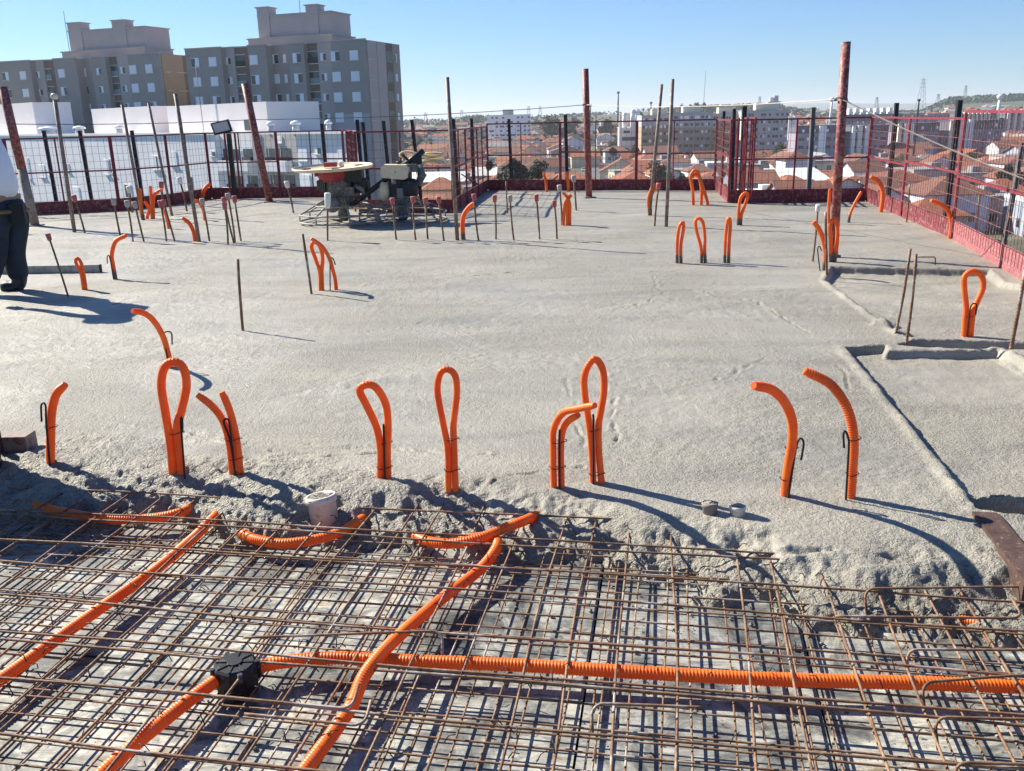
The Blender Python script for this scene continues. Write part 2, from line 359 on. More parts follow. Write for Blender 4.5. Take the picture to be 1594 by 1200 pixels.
def stones(x, y):
    """coarse aggregate: rounded lumps of several sizes"""
    full = np.zeros(x.shape); sel = y < 4.1; x = x[sel]; y = y[sel]; out = np.zeros(x.shape)
    x0, y0 = x, y; x = x + fbm(x0 * 30, y0 * 30, 330, 3) * 0.022; y = y + fbm(x0 * 30, y0 * 30, 340, 3) * 0.022
    for cell, sd, hgt in ((0.034, 300, 0.36), (0.02, 310, 0.55)):
        ix = np.floor(x / cell); iy = np.floor(y / cell); best = np.zeros(x.shape)
        for dx in (-1, 0, 1):
            for dy in (-1, 0, 1):
                cx = (ix + dx + 0.15 + 0.7 * _hash(ix + dx, iy + dy, sd)) * cell; cy = (iy + dy + 0.15 + 0.7 * _hash(ix + dx, iy + dy, sd + 1)) * cell
                r = cell * (0.22 + 0.42 * _hash(ix + dx, iy + dy, sd + 2)) * (_hash(ix + dx, iy + dy, sd + 3) > 0.3)
                h = np.sqrt(np.maximum(r * r - (x - cx) ** 2 - (y - cy) ** 2, 0)) * hgt
                best = np.maximum(best, h)
        out = np.maximum(out, best)
    full[sel] = out; return full
def slab_z(x, y):
    ye = np.interp(x, EDGE[:, 0], EDGE[:, 1]); ys = np.interp(x, SMOOTH[:, 0], SMOOTH[:, 1])
    wob = fbm(x * 4, y * 4, 3, 5, 0.6) * 0.2
    t = (y - ye) * 0.95 + wob
    on = sstep(-0.02, 0.05, t)
    rough = on * (1 - sstep(-0.12, 0.14, (y - ys) + fbm(x * 2.2, y * 2.2, 11, 4) * 0.34))
    left = 1 - sstep(-1.1, -0.5, x)
    prof_l = -0.135 + 0.075 * sstep(-0.015, 0.08, t) + 0.068 * sstep(0.03, 0.34, t) - 0.008 * sstep(0.3, 0.6, t)
    prof_r = -0.135 + 0.042 * sstep(-0.03, 0.05, t) + 0.093 * sstep(0.02, 0.38, t)
    z = prof_l * left + prof_r * (1 - left)
    bil = np.abs(vnoise(x / 0.045, y / 0.045, 21)) * 2 * 0.55 + np.abs(vnoise(x / 0.024, y / 0.024, 22)) * 2 * 0.4 + np.abs(vnoise(x / 0.012, y / 0.012, 23)) * 0.35
    st = stones(x, y)
    patch = 0.35 + 0.65 * sstep(-0.15, 0.2, fbm(x * 5, y * 5, 40, 3))
    rs_ = 0.72 - 0.32 * sstep(-0.6, 0.4, x)
    z = z + rough * rs_ * (patch * ((bil - 0.42) * 0.012 + st * 1.0) + fbm(x * 9, y * 9, 31, 5, 0.6) * 0.026)
    nearedge = np.exp(-(np.maximum(t - 0.08, 0) / 0.1) ** 2)
    z = z + nearedge * on * ((bil - 0.4) * 0.012 + st * 0.9)
    # pebbly skin of the raked surface, and slow waves left by the screed
    sm = (1 - rough) * on
    z = z + sm * (np.abs(vnoise(x / 0.022, y / 0.022, 51)) * 0.0045 + fbm(x / 0.05, y / 0.05, 52, 3) * 0.0035 * (0.4 + 1.2 * sstep(-0.2, 0.25, fbm(x * 1.1, y * 1.1, 53, 3)))
                  + fbm(x * 0.9, y * 1.6, 54, 3) * 0.012)
    for k, L in enumerate(RIDGES):
        d = dist_line(x + fbm(x * 5, y * 5, 60 + k, 4) * 0.07, y + fbm(x * 5, y * 5, 70 + k, 4) * 0.07, L)
        z = z + (-0.008 * np.exp(-(d / 0.009) ** 2) + 0.003 * np.exp(-((d - 0.02) / 0.014) ** 2)) * np.clip(fbm(x * 16, y * 16, 80, 3) * 3 + 0.7, 0, 1.4) * (0.8 if k in (1, 4) else 1)
    wig = fbm(x * 8, y * 8, 90, 4) * 0.010
    for poly, lev in ((RA, -0.022), (RS, 0.0), (RB, -0.042), (RC, -0.1)):
        s = poly_sd(x, y, poly) + wig * 0.6
        wd_ = 0.018 if lev == -0.022 else 0.014; k = 1 - sstep(-wd_, wd_ * 0.8, s)
        low = lev + fbm(x * 3, y * 3, 95, 3) * 0.008 + np.abs(vnoise(x / 0.03, y / 0.03, 96)) * 0.005 + vnoise(x / 0.07, y / 0.07, 97) * 0.006
        if lev == -0.022: low = low - 0.034 * (1 - sstep(0.25, 1.1, dist_line(x, y, BACKA)))
        if lev == 0.0: low = low - 0.055 * (1 - sstep(0.10, 0.2, dist_line(x, y, BACKS)))
        z = z * (1 - k) + low * k
        z = z + 0.007 * np.exp(-((s - 0.03) / 0.022) ** 2) * (1 - k) * (0.5 + 1.3 * np.clip(fbm(x * 14, y * 14, 98, 3) + 0.4, 0, 1)) * (lev != 0.0)
    for L, w_, dp in TRENCH:
        d = dist_line(x, y, L) + wig * 1.6; z = z - dp * (0.5 + 1.3 * np.clip(fbm(x * 10, y * 10, 150, 3) + 0.4, 0, 1)) * (1 - sstep(w_ - 0.02, w_ + 0.014, d))
    for (a, b, rr, hh) in ((1300, 437, 0.07, -0.06), (1378, 505, 0.1, 0.03), (1405, 518, 0.08, 0.025)):
        q = G(a, b); rd = np.hypot(x - q[0], (y - q[1]) * 1.3)
        z = z + hh * (1 - sstep(rr * 0.5, rr, rd + fbm(x * 14, y * 14, 99, 3) * 0.03)) * (0.7 + 0.9 * bil) + (st * 0.8 if hh > 0 else 0) * (1 - sstep(rr * 0.6, rr * 1.1, rd))
    return z, t, np.clip(rough + nearedge * on, 0, 1)
def make_slab():
    nc = 800
    u = np.linspace(-1, 1, nc); yd = np.linspace(1.75, 18.6, 6000); dn = 1 / (0.0042 * yd) * (1 + 0.9 * (yd < 3.6) + 4.5 * (np.abs(yd - G(1420, 418)[1]) < 0.3) + 2.2 * ((np.abs(yd - G(1450, 545)[1]) < 0.16) | (np.abs(yd - G(1450, 530)[1]) < 0.1) | (np.abs(yd - G(1420, 418)[1]) < 0.12)))
    cd = np.cumsum(dn) * (yd[1] - yd[0]); nr = int(cd[-1]); yy = np.interp(np.linspace(cd[0], cd[-1], nr), cd, yd)
    Yg, U = np.meshgrid(yy, u, indexing='ij'); Xg = U * (0.95 + 0.63 * Yg)
    Z, T, RO = slab_z(Xg, Yg)
    idx = np.arange(nr * nc).reshape(nr, nc)
    q = np.stack([idx[:-1, :-1], idx[:-1, 1:], idx[1:, 1:], idx[1:, :-1]], -1).reshape(-1, 4)
    cx = (Xg[:-1, :-1] + Xg[1:, 1:]) / 2; cy = (Yg[:-1, :-1] + Yg[1:, 1:]) / 2; cz = np.maximum.reduce([Z[:-1, :-1], Z[1:, 1:], Z[1:, :-1], Z[:-1, 1:]])
    poly = FENCE + [(3.0, 0.5), (-12, 0.5)]
    keep = (poly_sd(cx, cy, poly) < 0.02) & (cz > -0.128)
    q = q[keep.reshape(-1)]
    used = np.zeros(nr * nc, bool); used[q.reshape(-1)] = True
    rem = np.cumsum(used) - 1; q = rem[q]
    co = np.stack([Xg, Yg, Z], -1).reshape(-1, 3)[used]
    me = bpy.data.meshes.new('concrete_slab')
    me.vertices.add(len(co)); me.vertices.foreach_set('co', co.astype(np.float32).reshape(-1))
    me.loops.add(q.size); me.loops.foreach_set('vertex_index', q.astype(np.int32).reshape(-1))
    me.polygons.add(len(q)); me.polygons.foreach_set('loop_start', np.arange(0, q.size, 4, dtype=np.int32))
    me.update(calc_edges=True); me.polygons.foreach_set('use_smooth', np.ones(len(q), bool))
    at_ = me.attributes.new('open_texture', 'FLOAT', 'POINT'); at_.data.foreach_set('value', RO.reshape(-1)[used].astype(np.float32))
    me.materials.append(MAT['concrete'])
    ob = bpy.data.objects.new('concrete_slab', me); COL.objects.link(ob)
    tag(ob, 'freshly poured grey concrete slab with a rough leading edge', kind='structure')
make_slab()

# formwork deck: plywood sheets on the building's own axes
TH = math.radians(10.0)
EX = np.array([math.cos(TH), -math.sin(TH), 0]); EY = np.array([math.sin(TH), math.cos(TH), 0])
def UV(u, v, z=0): return EX * u + EY * v + np.array([0, 0, z])
def toUV(P): return float(P[0] * EX[0] + P[1] * EX[1]), float(P[0] * EY[0] + P[1] * EY[1])
DECK = -0.125
mbd = MB(); a = UV(-5, -1.2, DECK - 0.06); b = UV(5, -1.2, DECK - 0.06); c = UV(5, 6, DECK - 0.06); d = UV(-5, 6, DECK - 0.06)
e3 = np.array([0, 0, -0.1])
mbd.add([a, b, c, d, a + e3, b + e3, c + e3, d + e3], [(0, 1, 2, 3), (4, 7, 6, 5), (0, 4, 5, 1), (1, 5, 6, 2), (2, 6, 7, 3), (3, 7, 4, 0)])
deck = mbd.build('formwork_deck', MAT['timber']); tag(deck, 'plywood formwork deck under the reinforcement', kind='structure')
rnd = random.Random(3)
pw, pl = 0.61, 1.22
pm = MB().bx(-pw / 2 + 0.003, pw / 2 - 0.003, -pl / 2 + 0.003, pl / 2 - 0.003, -0.018, 0).mesh('plywood_sheet', MAT['ply'])
for i in range(-7, 8):
    for j in range(0, 5):
        P = UV(i * pw + 0.12, -0.4 + j * pl + (0.61 if i % 2 else 0), DECK - 0.001 + rnd.uniform(-0.0025, 0.0025))
        linkcopy(pm, 'plywood_sheet', deck, P, -TH)

# reinforcement: bottom welded mesh and top mat, every bar its own part
def bar_mesh(P0, P1, r, sag=0.006, seed=0, n=14, sides=6, hook=None):
    rr = random.Random(seed); P0 = np.array(P0, float); P1 = np.array(P1, float)
    L = np.linalg.norm(P1 - P0); pts = []
    ph = rr.uniform(0, 6); ph2 = rr.uniform(0, 6)
    side = np.cross((P1 - P0) / L, (0, 0, 1))
    for k in range(n + 1):
        s = k / n
        pts.append(P0 + (P1 - P0) * s + side * sag * (math.sin(ph + s * L * 2.3) + 0.5 * math.sin(ph2 + s * L * 5.1)) + np.array([0, 0, sag * 0.6 * math.sin(ph2 + s * L * 3.1)]))
    if hook is not None:
        d = (P1 - P0) / L; e = pts[-1]; up = np.array(hook, float); R0 = 0.03
        for k in range(1, 6):
            a = k * math.pi / 2 / 5; pts.append(e + d * R0 * math.sin(a) + up * R0 * (1 - math.cos(a)))
        pts.append(pts[-1] + up * 0.045)
    return MB().tube(pts, r, sides)
bot = thing('bottom_rebar_mesh', 'fine rusty steel mesh lying close to the plywood deck', 'rebar mesh', UV(0, 2, DECK))
top = thing('top_rebar_mat', 'rusty ribbed rebar mat tied above the orange conduits', 'rebar mat', UV(0, 2, -0.04))
O1 = tuple(UV(0, 2, DECK)); O2 = tuple(UV(0, 2, -0.04))
k = 0; u = -3.3
while u < 3.3:
    z = DECK + 0.026; uu = u + rnd.uniform(-0.012, 0.012)
    bar_mesh(UV(uu, 0.7, z), UV(uu + rnd.uniform(-0.02, 0.02), 4.3, z), 0.0029, 0.004, k).build('mesh_wire', MAT['rebar'], bot, O1)
    if k % 6 == 2:
        bar_mesh(UV(uu + 0.02, 0.7, z + 0.008), UV(uu + 0.03, 4.3, z + 0.008), 0.0029, 0.005, k + 500).build('mesh_wire', MAT['rebar'], bot, O1)
    u += 0.083; k += 1
v = 0.9
while v < 3.9:
    z = DECK + 0.034; vv = v + rnd.uniform(-0.014, 0.014)
    bar_mesh(UV(-3.4, vv, z), UV(3.4, vv + rnd.uniform(-0.02, 0.02), z), 0.0029, 0.004, k).build('mesh_wire', MAT['rebar'], bot, O1)
    if k % 5 == 1: bar_mesh(UV(-3.4, vv + 0.03, z + 0.002), UV(3.4, vv + 0.045, z + 0.002), 0.0029, 0.004, k + 300).build('mesh_wire', MAT['rebar'], bot, O1)
    v += 0.082; k += 1
u = -3.2
while u < 3.2:
    uu = u + rnd.uniform(-0.02, 0.02)
    far = toUV((0, float(np.interp(uu * EX[0] + 0.45, EDGE[:, 0], EDGE[:, 1]))))[1] + rnd.uniform(0.25, 0.7) + 0.17 * uu
    bar_mesh(UV(uu, 0.7, -0.047), UV(uu + rnd.uniform(-0.03, 0.03), far, -0.047), 0.0037, 0.007, k, sides=8).build('rebar', MAT['rebar'], top, O2)
    u += 0.142; k += 1
v = 1.0
while v < 3.3:
    vv = v + rnd.uniform(-0.03, 0.03)
    bar_mesh(UV(-3.3, vv, -0.037), UV(3.3, vv + rnd.uniform(-0.04, 0.04), -0.037), 0.0038, 0.008, k, n=22, sides=8).build('rebar', MAT['rebar'], top, O2)
    if k % 4 == 0: bar_mesh(UV(-3.3, vv + 0.05, -0.037), UV(3.3, vv + 0.02, -0.037), 0.0038, 0.008, k + 900, n=22, sides=8).build('rebar', MAT['rebar'], top, O2)
    v += 0.195; k += 1
# hooked bars near the loose ends
for (p, q, hk) in [((380, 992), (672, 984), (0, -0.6, -0.7)), ((330, 1082), (530, 1100), (0.1, 0.9, 0.3)), ((380, 1112), (548, 1128), (0.1, 0.9, 0.3)),
                   ((1594, 1010), (1428, 1012), (0, -0.5, -0.85)), ((1640, 1048), (1452, 1062), (0, -0.5, -0.85)), ((1640, 1120), (1475, 1116), (0, -0.5, -0.85)),
                   ((1640, 1192), (1505, 1188), (0, -0.5, -0.85)), ((1640, 915), (1360, 915), (0, -0.5, -0.85)), ((1300, 958), (1575, 960), (0, 0.9, 0.3)),
                   ((1094, 1105), (940, 1098), (0, -0.5, -0.85))]:
    bar_mesh(G(*p, -0.026), G(*q, -0.026), 0.0038, 0.004, k, sides=8, hook=hk).build('hooked_rebar', MAT['rebar'], top, O2); k += 1
# tie wires twisted on the crossings, too many and too small to pick apart
mt = MB(); rr = random.Random(5)
for i in range(420):
    c0 = UV(rr.uniform(-2, 2), rr.uniform(1.2, 3.0), -0.036)
    a = rr.uniform(0, 6.28); mt.tube([c0 + np.array([0.011 * math.cos(a), 0.011 * math.sin(a), -0.01]), c0 + np.array([0, 0, 0.008]), c0 + np.array([-0.016 * math.cos(a), -0.013 * math.sin(a), 0.015 * rr.random()])], 0.0016, 4)
tag(mt.build('tie_wire', MAT['tie'], top, O2), kind='stuff')
# spatter of concrete on the deck in front of the pour
ms = MB(); rr = random.Random(8)
def blob(mb, c, r, rr, flat=0.7):
    vs = []; n, m_ = 6, 4
    for i in range(m_ + 1):
        ph = math.pi * i / m_
        for k2 in range(n):
            a = 2 * math.pi * k2 / n; q = r * rr.uniform(0.7, 1.25)
            vs.append((c[0] + q * math.sin(ph) * math.cos(a), c[1] + q * math.sin(ph) * math.sin(a), c[2] + q * flat * math.cos(ph)))
    fs = [(i * n + k2, (i + 1) * n + k2, (i + 1) * n + (k2 + 1) % n, i * n + (k2 + 1) % n) for i in range(m_) for k2 in range(n)]
    mb.add(vs, fs, 0, True)
for i in range(520):
    x = rr.uniform(-2.4, 2.2); ye = float(np.interp(x, EDGE[:, 0], EDGE[:, 1])); dd = abs(rr.gauss(0, 0.28)) if i < 330 else rr.uniform(0, 1.5)
    r = rr.choice([0.003, 0.004, 0.004, 0.006, 0.009]) * (1.3 if dd < 0.12 else 0.8)
    blob(ms, (x, ye - dd + 0.1, DECK + r * 0.5), r, rr)
tag(ms.build('concrete_spatter', MAT['concrete']), 'crumbs of wet concrete spattered on the plywood in front of the pour', 'spatter', kind='stuff')

# ================================================================== ORANGE CONDUITS
def corrugated(mb, path, r, pitch, n, mi=0, endtaper=True, starttaper=False):
    P = catmull(path, pitch / 4); R = [r * (1.0, 1.0, 0.91, 0.91)[i % 4] for i in range(len(P))]
    if endtaper:
        m = max(2, int(0.03 / (pitch / 4)))
        for i in range(m): R[-1 - i] *= 0.78 + 0.22 * i / m
    return mb.tube(P, R, n, mi, True, True)
def vpath(pts, Y, dz=None):
    """points of the photo lying in the upright plane at distance Y; a third number moves the point nearer (-) or farther (+)"""
    return [at(q[0], q[1], Y + (q[2] if len(q) > 2 else 0)) for q in pts]
def conduit(label, base, paths, w, near=True, hook=None, ties=(), group='conduit ends standing up out of the slab', z=0.0, mud=None, name='conduit_stub'):
    B = G(base[0], base[1], z); Y = B[1]
    ppm = F / (B[1] * math.cos(PITCH) + (H - z) * math.sin(PITCH))
    r = w / ppm / 2 * 0.91
    t = thing(name, label, 'conduit', B, 0, group); o = tuple(B)
    mat = MAT['conduit_mud'] if (mud if mud is not None else not near) else MAT['conduit']
    for pth in paths:
        mb = MB(); q = vpath(pth, Y); ends = [0] if abs(pth[-1][1] - base[1]) > 12 else [0, -1]
        for e in ends:
            f0 = q[e].copy(); f0[2] = z - 0.08; q[e][2] = max(q[e][2], z) if False else q[e][2]
            if e == 0: q = [f0] + q
            else: q = q + [f0]
        corrugated(mb, q, r, 0.0092 if near else 0.02, 12 if near else 8, endtaper=len(ends) == 1)
        mb.build('corrugated_tube', mat, t, o)
    for ty, x0, x1 in ties:
        a, b = at(x0, ty, Y), at(x1, ty, Y); c = (a + b) / 2; hx = np.linalg.norm(b - a) / 2 + 0.002; hy = r + 0.002
        ring = [c + np.array([hx * math.cos(k * math.pi / 8), hy * math.sin(k * math.pi / 8), 0.004 * math.sin(k)]) for k in range(16)]
        MB().tube(ring, 0.0016, 5, closed=True).build('tie_wire', MAT['tie'], t, o)
    if hook:
        q = vpath(hook, Y - r - 0.006); q[0][2] = z - 0.05
        MB().tube(catmull(q, 0.008), 0.0042 if near else 0.005, 7).build('hook_bar', MAT['tie'], t, o)
    return t
conduit('single short conduit bending right, nearest the left edge, with hooked bar', (79, 720), [[(79, 720), (79, 680), (80, 645), (87, 615), (102, 598)]], 15,
        hook=[(75, 718), (72, 660), (71, 632), (67, 627), (64, 633), (65, 656)], ties=[(664, 71, 88)])
conduit('slim single conduit curving left behind the tall left loop', (265, 572), [[(265, 572), (261, 548), (252, 520, -0.05), (238, 498, -0.11), (223, 487, -0.16), (206, 484, -0.22)]], 10, near=True,
        hook=[(264, 572), (257, 536), (255, 520), (260, 516), (267, 519), (268, 536)])
conduit('tall teardrop conduit loop left of the forked pair', (276, 735), [[(269, 735), (265, 690), (257, 640), (251, 600), (256, 572), (271, 563), (286, 574), (290, 602), (282, 640), (276, 665), (279, 700), (283, 735)]], 15,
        hook=[(281, 700), (282, 664), (283, 648), (284, 660), (284, 672)], ties=[(673, 262, 286)])
conduit('forked pair of conduits spreading left, beside the tall left loop', (368, 735), [[(362, 735), (357, 690), (347, 655), (330, 632), (307, 614)], [(374, 735), (369, 690), (362, 655), (354, 630), (345, 610)]], 13,
        hook=[(366, 730), (359, 690), (349, 660), (350, 653), (356, 655), (361, 690), (364, 722)], ties=[(683, 350, 376), (713, 355, 378)])
conduit('conduit loop drooping left with a dark bar, above the cream pipe', (598, 743), [[(592, 743), (592, 700), (586, 665, -0.03), (570, 630, -0.08), (560, 608, -0.11), (569, 599, -0.12), (585, 603, -0.11), (600, 628, -0.06), (604, 660, -0.02), (603, 700), (604, 743)]], 13,
        hook=[(598, 742), (598, 700), (597, 660)], ties=[(688, 587, 610), (727, 587, 610)])
conduit('slim upright conduit loop right of the drooping loop', (704, 755), [[(698, 755), (697, 700), (690, 660), (681, 610), (685, 582), (696, 575), (708, 584), (711, 612), (706, 660), (707, 700), (709, 755)]], 12,
        ties=[(683, 692, 714), (731, 692, 715)])
conduit('pair of conduits bent over to the right in front of the tall centre loop', (868, 757), [[(862, 757), (861, 700), (862, 668), (876, 643, -0.07), (900, 636, -0.16), (926, 631, -0.25)], [(874, 757), (873, 700), (876, 670), (885, 655, -0.05), (900, 646, -0.12)]], 12,
        hook=[(871, 705), (871, 680), (872, 669)], ties=[(687, 858, 882), (727, 856, 880)])
conduit('tall centre conduit loop with ringed tube behind the bent pair', (929, 750), [[(923, 750), (921, 700), (917, 660), (910, 610), (911, 580), (925, 559), (938, 575), (940, 610), (932, 660), (932, 700), (936, 750)]], 12.5,
        hook=[(924, 700), (924, 660), (923, 645)], ties=[(668, 914, 936), (737, 917, 941)])
conduit('curved single conduit leaning left, left one of the two at right', (1222, 770), [[(1222, 770), (1226, 730, -0.01), (1233, 690, -0.03), (1233, 655, -0.07), (1220, 624, -0.12), (1200, 606, -0.17), (1173, 600, -0.22)]], 16,
        hook=[(1226, 768), (1236, 715), (1241, 690), (1246, 682), (1251, 690), (1247, 716)], ties=[(697, 1222, 1242), (744, 1214, 1233)])
conduit('longest curved ringed conduit leaning left, right one of the two', (1324, 773), [[(1324, 773), (1327, 730), (1329, 690), (1325, 655, 0.01), (1313, 624, 0.03), (1290, 596, 0.05), (1252, 577, 0.07)]], 17,
        hook=[(1318, 770), (1321, 700), (1320, 680), (1315, 670), (1313, 678), (1314, 697)], ties=[(682, 1319, 1340), (737, 1317, 1336)])
conduit('small loop conduit beside an arched single, behind the lone centre-left bar', (500, 452), [[(499, 452), (498, 425), (492, 405), (485, 385), (489, 377), (497, 382), (502, 400), (501, 425), (502, 452)], [(522, 437), (518, 420), (513, 403, -0.03), (502, 384, -0.07), (484, 371, -0.11)]], 7, near=False, mud=False,
        hook=[(511, 424), (514, 408), (518, 402), (522, 412)])
conduit('slim conduit arching right beside a hooked wire, near the straightedge', (180, 435), [[(180, 435), (176, 412), (174, 397), (180, 376), (197, 366)]], 7.5, near=False, hook=[(176, 430), (171, 402), (167, 399), (167, 410)])
conduit('narrow drooping conduit loop in the worker shadow by the straightedge', (132, 451), [[(130, 451), (126, 425), (118, 408), (121, 402), (127, 411), (131, 430), (134, 451)]], 6, near=False, mud=False)
conduit('short conduit leaning left at foot of the brown pole', (304, 375), [[(304, 375), (301, 360), (295, 348), (284, 339)]], 7.5, near=False, mud=False)
conduit('conduit pair rising just behind the worker', (35, 364), [[(31, 364), (28, 352), (25, 342)], [(36, 364), (33, 350), (28, 341)]], 5, near=False, mud=False)
conduit('cluster of bent conduits left of the thin poles at back', (238, 340), [[(237, 340), (236, 315), (234, 289)], [(239, 340), (239, 308), (245, 299), (253, 295)], [(229, 340), (232, 325), (225, 313)]], 6, near=False, mud=False)
conduit('brownish pointed conduit standing against the back mesh at left', (223, 342), [[(223, 342), (219, 318), (218, 294)]], 7, near=False)
conduit('conduit leaning left between the capped bars at left back', (263, 356), [[(263, 356), (260, 340), (256, 326)]], 6, near=False, mud=False)
conduit('fat bent conduit by the corner of the mesh under the floodlight', (317, 312), [[(315, 312), (317, 298), (322, 290), (327, 286)], [(312, 312), (314, 304)]], 7, near=False, mud=False)
conduit('drooping conduit left of the four clustered capped bars', (319, 343), [[(319, 343), (317, 328), (311, 316), (303, 311)]], 6, near=False, mud=False)
conduit('conduit leaning right with mud foot at foot of the tall centre-left pole', (721, 373), [[(721, 373), (720, 350), (722, 335), (729, 324), (738, 316)]], 8.5, near=False, z=0)
conduit('bundle of three conduits bent right below the centre red post', (880, 351), [[(877, 351), (878, 330), (881, 312), (888, 302)], [(883, 342), (883, 322), (886, 308), (890, 304)], [(887, 341), (887, 318), (882, 306), (876, 300)]], 5.5, near=False, mud=False)
conduit('short conduit standing against the dark back toe board', (851, 299), [[(851, 299), (850, 283), (846, 269)]], 5, near=False, mud=False)
conduit('short bent conduit at back toe board left of the centre red post', (885, 298), [[(885, 298), (884, 282), (881, 267)]], 5.5, near=False, mud=False)
conduit('bowed conduit pair at foot of the two slanted thin poles', (1011, 335), [[(1011, 335), (1009, 312), (1013, 296), (1019, 285)], [(1013, 335), (1013, 312), (1017, 298), (1022, 288)]], 5, near=False)
conduit('open arch of conduit at back left of the folded mesh panel', (1079, 319), [[(1079, 319), (1078, 295), (1075, 276), (1080, 266), (1086, 268), (1091, 282), (1097, 300), (1101, 315)], [(1092, 296), (1089, 278), (1083, 272), (1076, 276)]], 6, near=False, mud=False)
conduit('narrow bent-over conduit loop in front of the folded mesh panel', (1151, 351), [[(1149, 351), (1150, 325), (1153, 308), (1159, 301), (1164, 303), (1160, 318), (1154, 335), (1153, 351)]], 6, near=False)
conduit('first and leftmost of three conduit loops in a row', (1057, 410), [[(1054, 410), (1054, 380), (1057, 354), (1063, 346), (1064, 356), (1060, 382), (1060, 410)]], 6, near=False)
conduit('middle and widest of three conduit loops in a row', (1094, 410), [[(1092, 410), (1091, 385), (1084, 358), (1083, 344), (1088, 340), (1094, 346), (1097, 366), (1097, 390), (1098, 410)]], 6, near=False)
conduit('rightmost and straightest of three conduit loops in a row', (1131, 410), [[(1128, 410), (1129, 375), (1132, 346), (1135, 340), (1137, 348), (1135, 380), (1134, 410)]], 6, near=False)
conduit('single conduit leaning left before the tall right red pole', (1283, 421), [[(1283, 421), (1285, 395), (1281, 372), (1275, 357), (1266, 345)]], 9, near=False, hook=[(1279, 415), (1273, 392), (1275, 383), (1279, 390)])
conduit('muddy grey-topped conduit loop at the foot of the tall right red pole', (1296, 408), [[(1293, 408), (1293, 375), (1292, 352), (1297, 342), (1303, 350), (1303, 375), (1299, 408)]], 7.5, near=False)
conduit('slim conduit upright hidden half behind the tall right red pole', (1290, 348), [[(1290, 348), (1290, 322), (1292, 294)]], 6, near=False, mud=False)
conduit('thin conduit leaning right towards the corner of the right fence', (1321, 347), [[(1321, 347), (1323, 334), (1330, 318), (1341, 298)]], 5.5, near=False)
conduit('conduit curving left standing against the right toe board far end', (1371, 330), [[(1371, 330), (1374, 308), (1373, 293), (1367, 282), (1355, 275)]], 8, near=False, mud=False)
conduit('conduit curving left standing by the pink toe board at right', (1478, 371), [[(1478, 371), (1481, 352), (1478, 333), (1468, 320), (1449, 312)]], 8, near=False, mud=False)
conduit('big conduit loop with bent wire on the sunken strip at right', (1505, 533), [[(1500, 533), (1502, 500), (1504, 478), (1501, 450), (1502, 430), (1515, 422), (1528, 430), (1530, 448), (1521, 470), (1514, 490), (1510, 533)]], 10, near=True, z=-0.06, mud=False,
        hook=[(1506, 530), (1509, 490), (1513, 474), (1520, 474), (1519, 490)], ties=[(492, 1499, 1517), (527, 1496, 1513)])

def lying(label, pts, z=-0.066, r=0.0188, n=12):
    q = [G(p_[0], p_[1], p_[2] if len(p_) > 2 else z) for p_ in pts]; o = q[len(q) // 2]
    mb = MB(); corrugated(mb, q, r, 0.0092, n, endtaper=False)
    ob = mb.build('lying_conduit', MAT['conduit'], None, tuple(o)); tag(ob, label, 'conduit', 'conduits lying in the rebar'); return ob
lying('long straight conduit running in the rebar along the left edge', [(-120, 1140), (0, 1058), (130, 965), (240, 888), (300, 838), (326, 812, -0.055), (350, 790, -0.07)])
lying('long conduit crossing diagonally over the level one, bottom left to centre', [(440, 1240), (475, 1198), (543, 1105), (568, 1050, -0.045), (612, 998, -0.04), (690, 930), (745, 888), (771, 856, -0.05), (772, 840, -0.05), (750, 836, -0.055), (715, 842)])
lying('short conduit emerging from concrete right of centre near the kinked end', [(640, 832, -0.11), (665, 842), (700, 846, -0.05), (745, 838, -0.035), (790, 820, -0.022), (815, 811, -0.02), (840, 800, -0.06)])
lying('short sagging conduit half buried below the cream pipe', [(375, 830, -0.09), (400, 840), (440, 846), (490, 840), (530, 828), (556, 813, -0.06), (575, 800, -0.1)])
lying('half buried conduit under the lip of the pour at left', [(30, 770, -0.08), (60, 787), (110, 800), (180, 808), (240, 806), (285, 796, -0.06), (310, 780, -0.09)])
lying('conduit from bottom edge up to the black junction box', [(130, 1240), (165, 1198), (240, 1133), (310, 1078), (352, 1048)])
lying('long level conduit from junction box to the right edge', [(378, 1046), (420, 1034), (470, 1027), (530, 1024), (610, 1028), (800, 1035), (1000, 1047), (1200, 1057), (1420, 1063), (1620, 1070), (1750, 1078)])
c0 = G(1503, 968, DECK + 0.02)
mb = MB(); corrugated(mb, [c0 + np.array([-0.025, 0.01, 0]), c0, c0 + np.array([0.03, -0.02, 0.003])], 0.019, 0.0078, 10, endtaper=False)
tag(mb.build('conduit_offcut', MAT['conduit'], None, tuple(c0)), 'tiny orange conduit offcut lying by the rebar at right', 'conduit offcut')

# black octagonal ceiling box
c0 = G(368, 1052, -0.075); jb = thing('junction_box', 'black octagonal plastic ceiling box joining two conduits in the rebar', 'junction box', c0); o = tuple(c0)
R = 0.058
MB().lathe([(R * 0.96, -0.045), (R, 0.0), (R, 0.036), (R * 0.9, 0.042)], c0, 8, smooth=False).build('box_body', MAT['box'], jb, o)
mb = MB()
for k in range(4):
    a = k * math.pi / 4; mb.box(c0 + np.array([0, 0, 0.043]), (R * 1.75, 0.004, 0.004), a)
mb.lathe([(0.02, 0.042), (0.02, 0.047)], c0, 12); mb.build('lid_rib', MAT['box'], jb, o)
for a in (0.2, 2.2, 3.6, 5.2):
    MB().lathe([(0.007, -0.01), (0.007, 0.04)], c0 + np.array([R * 1.02 * math.cos(a), R * 1.02 * math.sin(a), 0]), 8).build('fixing_lug', MAT['box'], jb, o)

